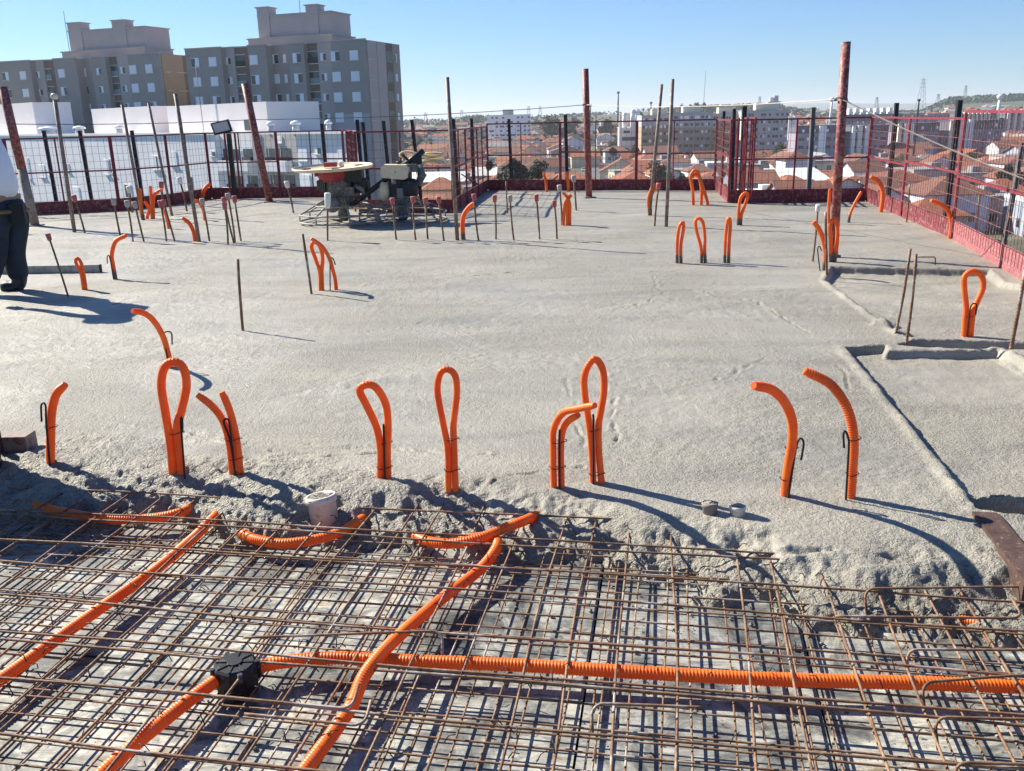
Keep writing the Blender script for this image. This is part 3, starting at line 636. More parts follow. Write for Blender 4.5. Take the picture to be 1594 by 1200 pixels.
# ================================================================== SMALL THINGS ON THE SLAB
def pipe_stub(label, px, py, w, h, tilt, z, mat, hat=False):
    c = G(px, py, z); ppm = F / (c[1] * math.cos(PITCH) + (H - z) * math.sin(PITCH)); r = w / ppm / 2
    t = thing('pipe_stub', label, 'pipe', c); o = tuple(c); ax = Matrix.Rotation(tilt, 3, 'Y') @ Matrix.Rotation(-0.12, 3, 'X')
    def put(mb, nm, m):
        mb.v = [tuple(Vector(c) + ax @ (Vector(q) - Vector(c))) for q in mb.v]; return mb.build(nm, m, t, o)
    put(MB().lathe([(r * 0.9, -0.06), (r * 0.9, h * 0.55), (r, h * 0.6), (r, h), (r * 0.86, h), (r * 0.84, h * 0.85)], c, 20), 'pipe_wall', mat)
    m2 = MB(); rr = random.Random(px)
    for i in range(60):
        a = rr.uniform(0, 6.28); q = r * 0.75 * math.sqrt(rr.random()); blob(m2, (c[0] + q * math.cos(a), c[1] + q * math.sin(a), c[2] + h * 0.86 + (0.5 * (r * 0.75 - q) if hat else 0)), r * rr.uniform(0.2, 0.34), rr, 0.45)
    put(m2, 'concrete_fill', MAT['concrete'])
pipe_stub('cream plastic pipe end filled with concrete at the edge of the pour', 503, 795, 48, 0.06, -0.12, -0.03, MAT['pvc'])
pipe_stub('small grey pipe stub topped with concrete, left of two', 1105, 797, 25, 0.035, 0, 0, MAT['greybase'], True)
pipe_stub('small pale pipe stub topped with concrete, right of two', 1148, 800, 26, 0.03, 0, 0, MAT['pvc'], True)
# brown timber at right with white marks
a, b = G(1533, 803, 0.0), G(1618, 912, 0.0); t = thing('timber_batten', 'brown timber batten with two white marks at the right edge', 'timber', a); o = tuple(a)
q = Vector(b - a).to_track_quat('X', 'Z').to_matrix(); cc = (a + b) / 2 - np.array([0, 0, 0.045])
MB().box(cc, (float(np.linalg.norm(b - a)), 0.085, 0.12), 0, 0, q).build('plank', MAT['timber'], t, o)
for s in (0.33, 0.43):
    MB().box(a + (b - a) * s + np.array([0, 0, 0.0065]), (0.032 if s < 0.4 else 0.02, 0.04 if s < 0.4 else 0.05, 0.003), 0, 0, q).build('white_mark', MAT['whitemark'], t, o)
# aluminium straightedge behind the worker's feet
a, b = G(157, 423, 0.0), G(-120, 428, 0.0); q = Vector(b - a).to_track_quat('X', 'Z').to_matrix(); o = tuple((a + b) / 2)
t = thing('screed_bar', 'grey aluminium straightedge lying on the concrete behind the worker', 'screed bar', o)
MB().box((a + b) / 2 + np.array([0, 0, 0.035]), (float(np.linalg.norm(b - a)), 0.03, 0.07), 0, 0, q).build('hollow_beam', MAT['alu'], t, o)
MB().box(a + np.array([0.003, 0, 0.035]), (0.012, 0.034, 0.074), 0, 0, q).build('end_plug', MAT['black'], t, o)
# wooden box-out at the left edge, and an unseen bucket added to cast a shadow
a = G(-60, 706, 0.0); t = thing('timber_block', 'grey cement-coated wooden block at the left edge of the slab', 'timber block', a); o = tuple(a)
b = G(44, 704, 0.0); L = float(np.linalg.norm(b - a)); q = Vector(b - a).to_track_quat('X', 'Z').to_matrix()
MB().box((a + b) / 2 + np.array([0, 0.04, 0.035]), (L, 0.09, 0.075), 0, 0, q).build('block', MAT['greybase'], t, o)
MB().box(a + (b - a) * 0.62 + np.array([0, -0.02, 0.05]), (0.02, 0.03, 0.11), 0, 0, q).build('batten', MAT['timber'], t, o)
a = G(-70, 735, 0.0); t = thing('shadow_bucket', 'black bucket added out of view past the left edge to cast a shadow', 'bucket', a); o = tuple(a)
MB().lathe([(0.17, 0), (0.2, 0.4), (0.21, 0.4), (0.21, 0.43), (0.19, 0.43), (0.18, 0.36)], a, 24).build('bucket_wall', MAT['box'], t, o)
MB().tube([a + np.array([0.205 * math.cos(k * math.pi / 12), 0.02, 0.41 + 0.17 * math.sin(k * math.pi / 12)]) for k in range(13)], 0.004, 6).build('wire_handle', MAT['steel'], t, o)

# ------------------------------------------------------------------ reinforcement starter bars with plastic caps
def starter(label, b, tp, cap='cap', w=3.0, cw=8, ch=10, name='capped_rebar', group='capped bars standing in the slab', z=0.0):
    B = G(b[0], b[1], z); T = at(tp[0], tp[1], B[1]); ppm = F / (B[1] * math.cos(PITCH) + H * math.sin(PITCH))
    t = thing(name, label, 'rebar', B, 0, group if cap else 'bare bars standing in the slab'); o = tuple(B)
    d = (T - B); L = np.linalg.norm(d); d /= L; sd = np.cross(d, (0, 1, 0)); bow = random.uniform(-0.008, 0.008)
    pts = [B - d * 0.06] + [B + d * L * s + sd * bow * math.sin(math.pi * s) for s in (0, 0.25, 0.5, 0.75, 1)]
    MB().tube(pts, w / ppm / 2, 7).build('rebar', MAT['rebar'], t, o)
    if cap:
        rc = cw / ppm / 2; hc = ch / ppm; mb = MB(); q = Vector(d).to_track_quat('Z', 'Y').to_matrix()
        mb.lathe([(rc * 0.6, -hc * 0.55), (rc * 0.8, -hc * 0.45), (rc * 0.95, hc * 0.1), (rc, hc * 0.45), (rc * 0.85, hc * 0.52)], (0, 0, 0), 10)
        mb.v = [tuple(Vector(T) + q @ Vector(p_)) for p_ in mb.v]
        mb.build('cap', MAT[cap], t, o)
for a in [
    ('red-capped bar tilting left in front of the straightedge', (106, 461), (76, 369), 'cap'),
    ('pale-capped bar just right of the leftmost brown pole', (132, 362), (116, 309), 'cap'),
    ('grey-capped bar, first of three leaning left before the left mesh', (187, 366), (177, 314), 'capgrey'),
    ('grey-capped bar, second of three leaning left before the left mesh', (207, 376), (198, 317), 'capgrey'),
    ('grey-capped bar, third of three leaning left before the left mesh', (224, 376), (210, 319), 'capgrey'),
    ('small white-capped bar behind the three grey-capped ones', (206, 331), (201, 295), 'capwhite'),
    ('red-capped bar, left of a close pair by the leaning conduit', (259, 375), (250, 317), 'cap'),
    ('red-capped bar, right of a close pair by the leaning conduit', (272, 375), (255, 316), 'cap'),
    ('white-capped bar leaning left near the corner of the mesh', (291, 329), (280, 281), 'capwhite'),
    ('far red-capped bar above the orange cluster at left', (254, 330), (251, 288), 'cap'),
    ('shortest red-capped bar of the cluster of four', (355, 380), (350, 321), 'cap'),
    ('tallest pale-capped bar of the cluster of four', (366, 377), (355, 306), 'capgrey'),
    ('rightmost red-capped bar of the cluster of four', (375, 375), (365, 310), 'cap'),
    ('slanting red-capped bar in the middle of the cluster of four', (364, 378), (349, 312), 'cap'),
    ('white-capped bar alone between leaning red post and trowel', (457, 332), (447, 287), 'capwhite'),
    ('grey-capped bar left of the cluster of four', (326, 375), (315, 314), 'capgrey'),
    ('red-capped bar in front of the engine of the second trowel', (617, 374), (611, 313), 'cap'),
    ('red-capped bar right of the second trowel engine, nearest it', (647, 374), (643, 311), 'cap'),
    ('red-capped bar, third in the row before the second trowel', (666, 373), (662, 313), 'cap'),
    ('red-capped bar, last of the row left of the tall thin pole', (691, 375), (683, 311), 'cap'),
    ('red-capped bar right beside the muddy leaning conduit', (745, 374), (738, 307), 'cap'),
    ('red-capped bar, second right of the tall thin pole', (772, 372), (770, 309), 'cap'),
    ('grey-capped bar among the red ones right of the thin pole', (800, 374), (794, 309), 'capgrey'),
    ('red-capped bar on the lattice of fence shadows', (840, 372), (835, 308), 'cap'),
    ('shorter red-capped bar left of the three-conduit bundle', (867, 372), (863, 317), 'cap'),
    ('grey-capped bar in front of the centre red post, left', (875, 351), (871, 293), 'capgrey'),
    ('faint grey-capped bar just left of the centre red post', (897, 328), (893, 278), 'capgrey'),
    ('red-capped bar leaning right between two slanted thin poles', (1019, 352), (1025, 290), 'cap'),
    ('whitish-capped bar at left of the tall right red pole', (1265, 407), (1273, 324), 'capwhite'),
]: starter(*a)
starter('bar with a big white cup cap in front of the first trowel', (510, 374), (510, 312), 'capwhite', cw=10, ch=22)
for a in [
    ('lone bare bar standing mid slab, left of centre', (378, 515), (370, 403), None, 4.5),
    ('bare bar leaning left of the small loop conduit', (485, 458), (471, 364), None, 4),
    ('bare bar before the tall right red pole', (1287, 428), (1285, 330), None, 4),
    ('left of two slanted dark bars at the sunken strip', (1394, 520), (1417, 387), None, 4.5),
    ('right of two slanted dark bars at the sunken strip', (1411, 533), (1426, 395), None, 4.5),
    ('thin bar by the pink toe board, farthest of three', (1411, 346), (1416, 287), None, 2.6),
    ('thin bar by the pink toe board, middle of three', (1517, 388), (1525, 302), None, 3),
    ('thin bar by the splashed toe board, nearest of three', (1557, 402), (1572, 330), None, 3.2),
    ('bare bar cut by the right edge of the photo', (1574, 540), (1596, 420), None, 6),
    ('thin bare bar at the left end of the fence shadows', (790, 332), (788, 282), None, 2.5),
]: starter(a[0], a[1], a[2], a[3], a[4], name='rebar_stub')
q = vpath([(1427, 420), (1427, 401), (1430, 400), (1454, 400), (1456, 402), (1456, 412)], G(1440, 416)[1])
tag(MB().tube(q, 0.006, 6).build('wire_staple', MAT['rebar'], None, tuple(q[0])), 'bent wire staple over the back step of the sunken panel', 'wire staple')
# ================================================================== GUARD RAILS, POSTS, POLES
def along(a, b, s): return (a[0] + (b[0] - a[0]) * s, a[1] + (b[1] - a[1]) * s)
def fence_panel(label, a, b, h=1.2, mid=0.68, post=True, dens=0.10, mat='red', z0=0.02, midup=0, xtra=True, vert=None):
    a = V2((a[0], a[1], 0)); b = V2((b[0], b[1], 0)); L = np.linalg.norm(b - a); d = (b - a) / L
    t = thing('mesh_fence_panel', label, 'fence panel', (a + b) / 2, 0, 'red mesh guard rail panels'); o = tuple((a + b) / 2)
    w = 0.024; up = np.array([0, 0, 1.0]); m = MAT[mat]
    MB().bar(a + up * h, b + up * h, w).build('top_rail', m, t, o)
    MB().bar(a + up * (mid + midup) + d * w, b + up * mid - d * w, w).build('mid_rail', m, t, o)
    for q in (a + d * w * 0.55, b - d * w * 0.55): MB().bar(q + up * z0, q + up * (h - w * 0.5), w).build('upright', m, t, o)
    if xtra and L > 1.3:
        q = a + d * L * 0.47; MB().bar(q + up * z0, q + up * (h - w * 0.5), 0.02).build('upright', m, t, o)
    mb = MB(); n = max(2, int(L / dens)); nrm = np.cross(d, up) * 0.012; r = 0.0019
    for i in range(1, n):
        q = a + d * L * i / n + nrm; mb.bar(q + up * 0.08, q + up * (h - 0.02), r * 2)
    k = int(1.1 / 0.12)
    for i in range(1, k):
        zz = 0.1 + i * 0.118 + random.uniform(-0.006, 0.006); mb.bar(a + up * zz + nrm * 1.35, b + up * zz + nrm * 1.35, r * 2)
    mb.build('mesh_infill', MAT['wire'], t, o)
    return t
def toe_board(label, a, b, h=0.22, mat='toe'):
    a = V2((a[0], a[1], 0)); b = V2((b[0], b[1], 0)); o = tuple((a + b) / 2); d = (b - a) / np.linalg.norm(b - a); n = np.array([-d[1], d[0], 0]) * 0.02
    mb = MB().bar(a + n + (0, 0, h / 2 - 0.03), b + n + (0, 0, h / 2 - 0.03), 0.022, h + 0.06)
    ob = mb.build('toe_board', MAT[mat], None, o); return tag(ob, label, 'toe board', 'red toe boards round the slab')
segs = [  # start, end, number of panels, wording
    (0, 1, 2, 'leftmost stretch beyond the worker'), (1, 2, 1, 'left back stretch with two black posts'), (2, 3, 1, 'short slanted stretch at left back'),
    (3, 4, 1, 'end-on stretch left of the floodlight'), (4, 5, 2, 'stretch under the floodlight before the white block'),
    (5, 6, 2, 'end-on stretch behind the trowel disc'), (6, 7, 1, 'stretch right behind the two trowels'), (7, 8, 3, 'receding stretch right of the tall thin pole'),
    (8, 9, 3, 'long back stretch before the town'), (9, 10, 2, 'receding stretch folded towards the camera, lattice close together'),
    (10, 11, 1, 'stretch left of the tall right pole'), (11, 12, 2, 'right side stretch'), (12, 13, 1, 'near right side stretch'), (13, 14, 2, 'right side stretch past the edge')]
ordn = ['first part', 'second part', 'third part', 'fourth part']
for (i, j, n, w) in segs:
    A, B = FENCE[i], FENCE[j]
    toe_board('red toe board, ' + w, A, B, 0.2, 'toe' if i < 12 else 'toewhite')
    for k in range(n):
        a, b = along(A, B, k / n), along(A, B, (k + 1) / n)
        h = 1.19 + (0.05 if i >= 8 else 0) + (0.07 if i >= 12 else 0); 
        fence_panel('red mesh panel, ' + w + (', ' + ordn[k] if n > 1 else ''), a, b, h, 0.66 + (0.03 if k % 2 else 0), dens=0.095 if i not in (5, 9) else 0.12, midup=0.02 * (k % 2), xtra=i < 11)
# stacked spare panels leaning together at the inner corner by the folded stretch
for k, (dx, dy) in enumerate(((0.10, -0.06), (0.22, -0.09), (0.34, -0.1))):
    a = (3.42 + dx, 14.2 + dy); b = (3.78 + dx * 0.9, 15.7 + dy); fence_panel('spare mesh panel standing edge-on in the stack, %s from left' % ['first', 'second', 'third'][k], a, b, 1.26, 0.6, dens=0.16)
for k, px in enumerate((541, 547, 553)):
    q = G(px, 312 + k * 3); fence_panel('spare mesh panel edge-on behind the trowel disc, %s from left' % ['first', 'second', 'third'][k], (q[0], q[1]), (q[0] + 0.25, q[1] - 1.5), 1.2, 0.6, dens=0.17)

def post(name, label, b, tp, w, mat, cat='post', group=None, base=None, foot=None, dropz=0.0, n=10, square=False, top=None):
    B = G(b[0], b[1], 0); T = at(tp[0], tp[1], B[1]); ppm = F / (B[1] * math.cos(PITCH) + H * math.sin(PITCH)); r = w / ppm / 2
    t = thing(name, label, cat, B, 0, group); o = tuple(B); d = (T - B)
    if foot:
        f = foot; mid = B + d * f
        MB().tube([B, mid], r * 1.03, n).build('cement_coated_foot', MAT['greybase'], t, o)
        MB().tube([mid, B + d * (f + 1) / 2, T], r, n).build('pole', MAT[mat], t, o)
    elif square: MB().bar(B - np.array([0, 0, dropz]), T, r * 2).build('upright', MAT[mat], t, o)
    else: MB().tube([B - np.array([0, 0, dropz]), B + d * 0.5, T], r, n).build('pole', MAT[mat], t, o)
    if base: MB().box(B + np.array([0, 0, 0.012]), (base, base, 0.02), 0.2).build('base_plate', MAT['steeldark'], t, o)
    if top: MB().lathe([(r * 0.8, -0.02), (r * 1.7, 0.0), (r * 1.7, 0.04), (r, 0.06)], T, 10).build('end_cap', MAT[top], t, o)
    return t, B, T
g = 'tall red props'
_, R1b, R1t = post('red_prop', 'red prop with cement-grey foot leaning left beside the worker', (55, 352), (4, 135), 13, 'redpole', group=g, foot=0.42, base=0.2)
_, R2b, R2t = post('red_prop', 'red prop leaning left in front of the near grey tower', (420, 315), (381, 130), 11, 'redpole', group=g, base=0.2)
_, R3b, R3t = post('red_prop', 'upright red prop at the back in the middle of the skyline', (917, 308), (911, 107), 10, 'redpole', group=g, base=0.2)
_, R4b, R4t = post('red_prop', 'tallest and thickest worn red prop at right', (1297, 400), (1317, 65), 14, 'redpole', group=g, base=0.1)
g = 'thin brown steel poles'
post('thin_pole', 'thin pole with a ball-like end, leftmost, before the far tower', (116, 361), (85, 153), 6, 'pipe', 'pole', g, top='pvc')
post('thin_pole', 'thin pole leaning left before the pinkish rooftop box, left of two', (222, 342), (190, 163), 4.5, 'pipe', 'pole', g)
post('thin_pole', 'thin pole leaning left before the pinkish rooftop box, right of two', (268, 336), (231, 160), 4, 'pipe', 'pole', g)
post('thin_pole', 'thin pole rising left of the floodlight from the leaning conduit', (310, 376), (273, 146), 6, 'pipe', 'pole', g)
post('thin_pole', 'tall thin pole right of the trowels', (712, 374), (696, 120), 6, 'pipe', 'pole', g)
post('thin_pole', 'left of two slanted thin poles before the beige blocks', (1011, 335), (1030, 131), 5, 'pipe', 'pole', g)
post('thin_pole', 'right of two slanted thin poles before the beige blocks', (1037, 353), (1047, 123), 5.5, 'pipe', 'pole', g)
g = 'black posts behind the mesh'
def bpost(label, b, tp, w=9, mat='black'):
    post('black_post', label, b, tp, w, mat, 'post', g, dropz=1.0, square=True)
for a in [('black post behind the left mesh, first from left', (91, 322), (68, 203), 4.5), ('black post behind the left mesh, second from left', (146, 320), (124, 203), 4.5),
          ('black post behind the left mesh, third from left', (225, 315), (205, 203), 4.5), ('slim black post right of the pinkish rooftop corner', (300, 306), (281, 197), 4),
          ('black post above the trowel disc', (512, 303), (501, 192), 5), ('black post right of the trowel disc, left of two', (569, 318), (556, 186), 5),
          ('black post right of the trowel disc, right of two', (578, 318), (565, 190), 5), ('black post above the second trowel tank', (614, 318), (597, 188), 5),
          ('black post by the trowel handle end', (663, 318), (641, 186), 5), ('black post just right of the tall thin pole', (716, 318), (706, 185), 5),
          ('black post at the receding mesh by the white slab block', (740, 300), (734, 184), 4.5), ('black post before the white slab block', (799, 291), (792, 185), 4.5),
          ('black post before the dark round tree', (885, 290), (880, 178), 5), ('black post top left of the folded panels', (1124, 290), (1127, 173), 4),
          ('black post top amid the folded panels', (1141, 290), (1143, 169), 4.5), ('thick black post right of the folded panels', (1154, 299), (1159, 165), 6.5),
          ('black post of the right fence, far one', (1381, 322), (1396, 160), 5.5), ('black post of the right fence, near one', (1469, 360), (1494, 156), 7)]: bpost(*a)
bpost('grey post left of the tall right prop', (1260, 298), (1266, 167), 6, 'greypost')
bpost('grey post at far right behind the near mesh', (1563, 345), (1592, 222), 6, 'greypost')

def rope(label, P, Q, sag, r, mat='ropedark'):
    P = np.array(P); Q = np.array(Q); pts = [P + (Q - P) * s / 24 - np.array([0, 0, sag * 4 * s / 24 * (1 - s / 24)]) for s in range(25)]
    ob = MB().tube(pts, r, 6).build('rope', MAT[mat], None, tuple(P)); tag(ob, label, 'rope', 'lines tied between the red props')
w1 = at(24, 193, R1b[1]); w2 = at(394, 186, R2b[1]); w3 = at(913, 163, R3b[1] - 0.05); w4 = at(1311, 154, R4b[1] - 0.03)
rope('dark line from leaning left prop to the second red prop', w1, w2, 0.03, 0.006)
rope('dark line from second red prop to the middle red prop', w2, w3, 0.05, 0.006)
rope('pale line from middle red prop to the tall right prop', w3, w4, 0.05, 0.005, 'rope')
rope('pale rope slanting down right from the tall right prop', w4, at(1640, 296, 7.4), 0.03, 0.007, 'rope')
for (Bq, lab, r) in ((w4, 'wire loop tied round the tall right prop', 0.055), (w3, 'wire loop tied round the middle red prop', 0.06)):
    c = Bq + np.array([0, 0.03 if r < 0.06 else 0.05, 0]); 
    tag(MB().tube([c + np.array([r * math.cos(k * 0.524), r * math.sin(k * 0.524), 0.012 * math.sin(k * 1.05)]) for k in range(12)], 0.008, 6, closed=True).build('wire_loop', MAT['ropedark'], None, tuple(c)), lab, 'wire loop')

# floodlight clamped to the mesh on a black post
fy = 17.1; b = G(366, 307); t = thing('floodlight', 'black floodlight on a post with red frame, tilted, before the white block', 'floodlight', b); o = tuple(b)
p0 = at(366, 307, fy); p1 = at(356, 208, fy)
MB().bar(p0, p1, 0.075).build('post', MAT['black'], t, o)
for dx in (-7, 9): MB().bar(at(366 + dx, 306, fy - 0.05), at(356 + dx, 206, fy - 0.05), 0.03).build('bracket_rail', MAT['red'], t, o)
lc = at(345, 198, fy); ax = Matrix.Rotation(math.radians(-11), 3, 'Y') @ Matrix.Rotation(math.radians(12), 3, 'X')
MB().box(lc, (0.34, 0.05, 0.22), 0, 0, ax).build('lamp_housing', MAT['black'], t, o)
MB().box(Vector(lc) + ax @ Vector((0, -0.028, 0.01)), (0.28, 0.01, 0.16), 0, 0, ax).build('lamp_glass', MAT['lampglass'], t, o)

# ================================================================== POWER TROWELS
def ring(mb, c, r, rt, n=36, z=0):
    mb.tube([c + np.array([r * math.cos(2 * math.pi * k / n), r * math.sin(2 * math.pi * k / n), z]) for k in range(n)], rt, 6, closed=True)
def trowel_base(t, c, o, r=0.6, mat='steel'):
    mb = MB(); ring(mb, c, r, 0.014, z=0.03); ring(mb, c, r, 0.011, z=0.13); mb.build('guard_ring', MAT[mat], t, o)
    for k in range(8):
        a = k * math.pi / 4 + 0.3; e = c + np.array([r * math.cos(a), r * math.sin(a), 0.13]); s = c + np.array([0.16 * math.cos(a), 0.16 * math.sin(a), 0.36])
        MB().tube([s, e, e - np.array([0, 0, 0.1])], 0.012, 6).build('guard_spoke', MAT[mat], t, o)
    mb = MB(); ring(mb, c, r * 0.62, 0.01, z=0.24); mb.build('inner_ring', MAT[mat], t, o)
    for k in range(4):
        a = k * math.pi / 2 + 0.5; ax = Matrix.Rotation(a, 3, 'Z') @ Matrix.Rotation(0.12, 3, 'X')
        MB().box(Vector(c) + Matrix.Rotation(a, 3, 'Z') @ Vector((0.32, 0, 0.03)), (0.42, 0.14, 0.006), 0, 0, ax).build('trowel_blade', MAT['steel'], t, o)
    MB().lathe([(0.05, 0.02), (0.09, 0.1), (0.07, 0.18), (0.15, 0.26), (0.17, 0.34), (0.12, 0.4)], c, 14).build('gearbox', MAT['engine'], t, o)
c = G(536, 346); o = tuple(c); t = thing('power_trowel', 'power trowel with red engine carrying a big cream disc on top', 'power trowel', c)
trowel_base(t, c, o)
MB().box(c + np.array([0.02, 0, 0.43]), (0.34, 0.3, 0.12)).lathe([(0.15, 0.36), (0.19, 0.42), (0.19, 0.55), (0.14, 0.62)], c + np.array([-0.05, 0, 0]), 12).build('engine_block', MAT['engine'], t, o)
mb = MB(); cy = c + np.array([-0.22, -0.05, 0.52])
for k in range(5): mb.box(cy + np.array([-0.03 * k * 0.8, 0, 0]), (0.012, 0.2, 0.2 - 0.02 * k), 0.1)
mb.build('cylinder_fin', MAT['engine'], t, o)
MB().lathe([(0.0, -0.05), (0.085, -0.05), (0.09, 0.05), (0.0, 0.05)], (0, 0, 0), 14)
mb = MB(); mb.lathe([(0.06, -0.04), (0.1, -0.03), (0.1, 0.03), (0.06, 0.05)], (0, 0, 0), 16); mb.v = [tuple(Vector(c) + Vector((-0.1, -0.24, 0.26)) + Matrix.Rotation(math.pi / 2, 3, 'X') @ Vector(q)) for q in mb.v]; mb.build('pulley_cover', MAT['steeldark'], t, o)
mb = MB(); mb.lathe([(0.10, 0), (0.19, 0.03), (0.22, 0.1), (0.22, 0.17), (0.2, 0.2)], c + np.array([-0.1, 0, 0.53]), 16); mb.box(c + np.array([-0.28, -0.05, 0.66]), (0.12, 0.12, 0.05)); mb.build('red_tank', MAT['enginered'], t, o)
MB().box(c + np.array([0.17, 0, 0.64]), (0.26, 0.26, 0.18)).lathe([(0.1, 0), (0.12, 0.04), (0.12, 0.16), (0.08, 0.2)], c + np.array([0.26, 0.0, 0.4]), 12).build('air_filter', MAT['black'], t, o)
MB().tube([c + np.array(q) for q in ((0.2, -0.1, 0.5), (0.3, -0.12, 0.45), (0.32, -0.1, 0.38))], 0.03, 8).build('muffler', MAT['steeldark'], t, o)
h0 = at(546, 321, c[1] - 0.15); h1 = at(657, 236, c[1] + 0.1)
MB().tube([h0, (h0 + h1) / 2, h1], 0.038, 8).build('handle_shaft', MAT['black'], t, o)
MB().tube([h0 + (h1 - h0) * 0.72, h1 + (h1 - h0) * 0.02], 0.04, 8).build('handle_sleeve', MAT['black'], t, o)
mb = MB().box(h0 + (h1 - h0) * 0.93 + np.array([0, 0, -0.08]), (0.12, 0.1, 0.12)); mb.tube([h0 + (h1 - h0) * 0.82, h0 + (h1 - h0) * 0.8 + np.array([-0.08, 0, 0.12])], 0.02, 6); mb.tube([h0 + (h1 - h0) * 0.97, h0 + (h1 - h0) * 0.9 + np.array([0.05, -0.05, -0.25])], 0.025, 6)
mb.build('throttle_grip', MAT['black'], t, o)
yl = [(627, 246), (622, 240), (632, 236), (650, 239), (672, 243), (690, 240), (676, 238), (660, 240), (668, 248), (690, 247), (694, 255), (680, 251), (655, 252), (632, 252), (627, 246)]
MB().tube(catmull([at(a, b, c[1] + 0.3 + 0.05 * math.sin(i)) for i, (a, b) in enumerate(yl)], 0.03), 0.016, 6).build('yellow_hose', MAT['yellow'], t, o)
dc = at(518, 261, c[1]); dr = 0.55; ds = thing('float_disc', 'round cream steel float disc laid flat on the first trowel', 'float disc', dc); o2 = tuple(dc)
mb = MB(); mb.lathe([(0.05, -0.014), (dr - 0.02, -0.016), (dr, 0.0), (dr, 0.022), (dr - 0.012, 0.024), (dr - 0.018, 0.004), (0.05, 0.004)], (0, 0, 0), 48)
ax = Matrix.Rotation(math.radians(-1.5), 3, 'Y') @ Matrix.Rotation(math.radians(2.2), 3, 'X'); mb.v = [tuple(Vector(dc) + ax @ Vector(q)) for q in mb.v]; mb.build('disc_plate', MAT['cream'], ds, o2)
for a in (0.4, 1.9, 3.5, 5.0):
    q = Vector(dc) + ax @ Vector((0.36 * math.cos(a), 0.36 * math.sin(a), 0.012)); MB().box(q, (0.13, 0.035, 0.014), a + 0.5).build('clip', MAT['timber'], ds, o2)
pk = thing('small_red_carton', 'small red and white carton lying on the cream disc', 'carton', dc + np.array([-0.04, -0.05, 0.01])); o3 = tuple(dc)
MB().box(dc + np.array([-0.02, -0.05, 0.045]), (0.18, 0.1, 0.06), 0.2).build('carton', MAT['enginered'], pk, tuple(dc + np.array([-0.04, -0.05, 0.01])))
MB().box(dc + np.array([-0.02, -0.05, 0.077]), (0.12, 0.06, 0.004), 0.2).build('printed_top', MAT['label'], pk, tuple(dc + np.array([-0.04, -0.05, 0.01])))
tag(MB().lathe([(0.03, 0), (0.04, 0.07), (0.034, 0.075)], dc + np.array([0.12, 0.02, 0.006]), 12).build('white_cup', MAT['capwhite'], None, tuple(dc)), 'white plastic cup upside down on the cream disc', 'cup')

c = G(628, 345); o = tuple(c); t = thing('power_trowel', 'second power trowel with beige fuel tank and black engine', 'power trowel', c)
trowel_base(t, c, o, mat='steeldark')
MB().box(c + np.array([0.0, 0, 0.42]), (0.27, 0.26, 0.2)).box(c + np.array([0.04, 0, 0.56]), (0.2, 0.24, 0.2)).lathe([(0.1, 0), (0.13, 0.03), (0.13, 0.2), (0.1, 0.24)], c + np.array([0.1, -0.06, 0.34]), 12).build('engine_block', MAT['black'], t, o)
mb = MB(); mb.lathe([(0.06, 0), (0.12, 0.03), (0.13, 0.1), (0.1, 0.12)], (0, 0, 0), 16); mb.v = [tuple(Vector(c) + Vector((-0.16, -0.06, 0.42)) + Matrix.Rotation(-math.pi / 2, 3, 'Y') @ Vector(q)) for q in mb.v]; mb.build('recoil_starter', MAT['cream'], t, o)
tk = MB(); tc = c + np.array([-0.06, -0.08, 0.68]); prof = [(-0.17, -0.07), (-0.19, -0.03), (-0.18, 0.07), (-0.14, 0.1), (0.15, 0.09), (0.19, 0.05), (0.17, -0.08), (0.12, -0.1)]
n = len(prof); tk.add([(tc[0] + x, tc[1] + y, tc[2] + z) for y in (-0.13, 0.13) for x, z in prof], [tuple(range(n)), tuple(reversed(range(n, 2 * n)))] + [(i, n + i, n + (i + 1) % n, (i + 1) % n) for i in range(n)])
tk.build('fuel_tank', MAT['cream'], t, o)
MB().lathe([(0.03, 0), (0.035, 0.03), (0.02, 0.04)], tc + np.array([0.05, 0, 0.1]), 10).build('tank_cap', MAT['black'], t, o)
MB().box(c + np.array([0.13, 0.05, 0.72]), (0.16, 0.18, 0.1), 0.3).tube([c + np.array(q) for q in ((0.22, 0, 0.5), (0.3, 0, 0.62), (0.24, 0.05, 0.74))], 0.05, 8).build('exhaust', MAT['engine'], t, o)
h0 = c + np.array([0.15, 0.1, 0.38]); h1 = at(660, 250, c[1] + 1.3)
MB().tube([h0, (h0 + h1) / 2 + np.array([0, 0, 0.05]), h1], 0.022, 8).build('handle_shaft', MAT['steeldark'], t, o)
MB().tube([h1 + np.array([-0.25, 0, 0]), h1, h1 + np.array([0.3, 0, 0.02])], 0.018, 8).build('handle_bar', MAT['yellow'], t, o)
MB().box(c + np.array([0.05, -0.16, 0.40]), (0.2, 0.02, 0.13)).build('engine_plate', MAT['steeldark'], t, o)

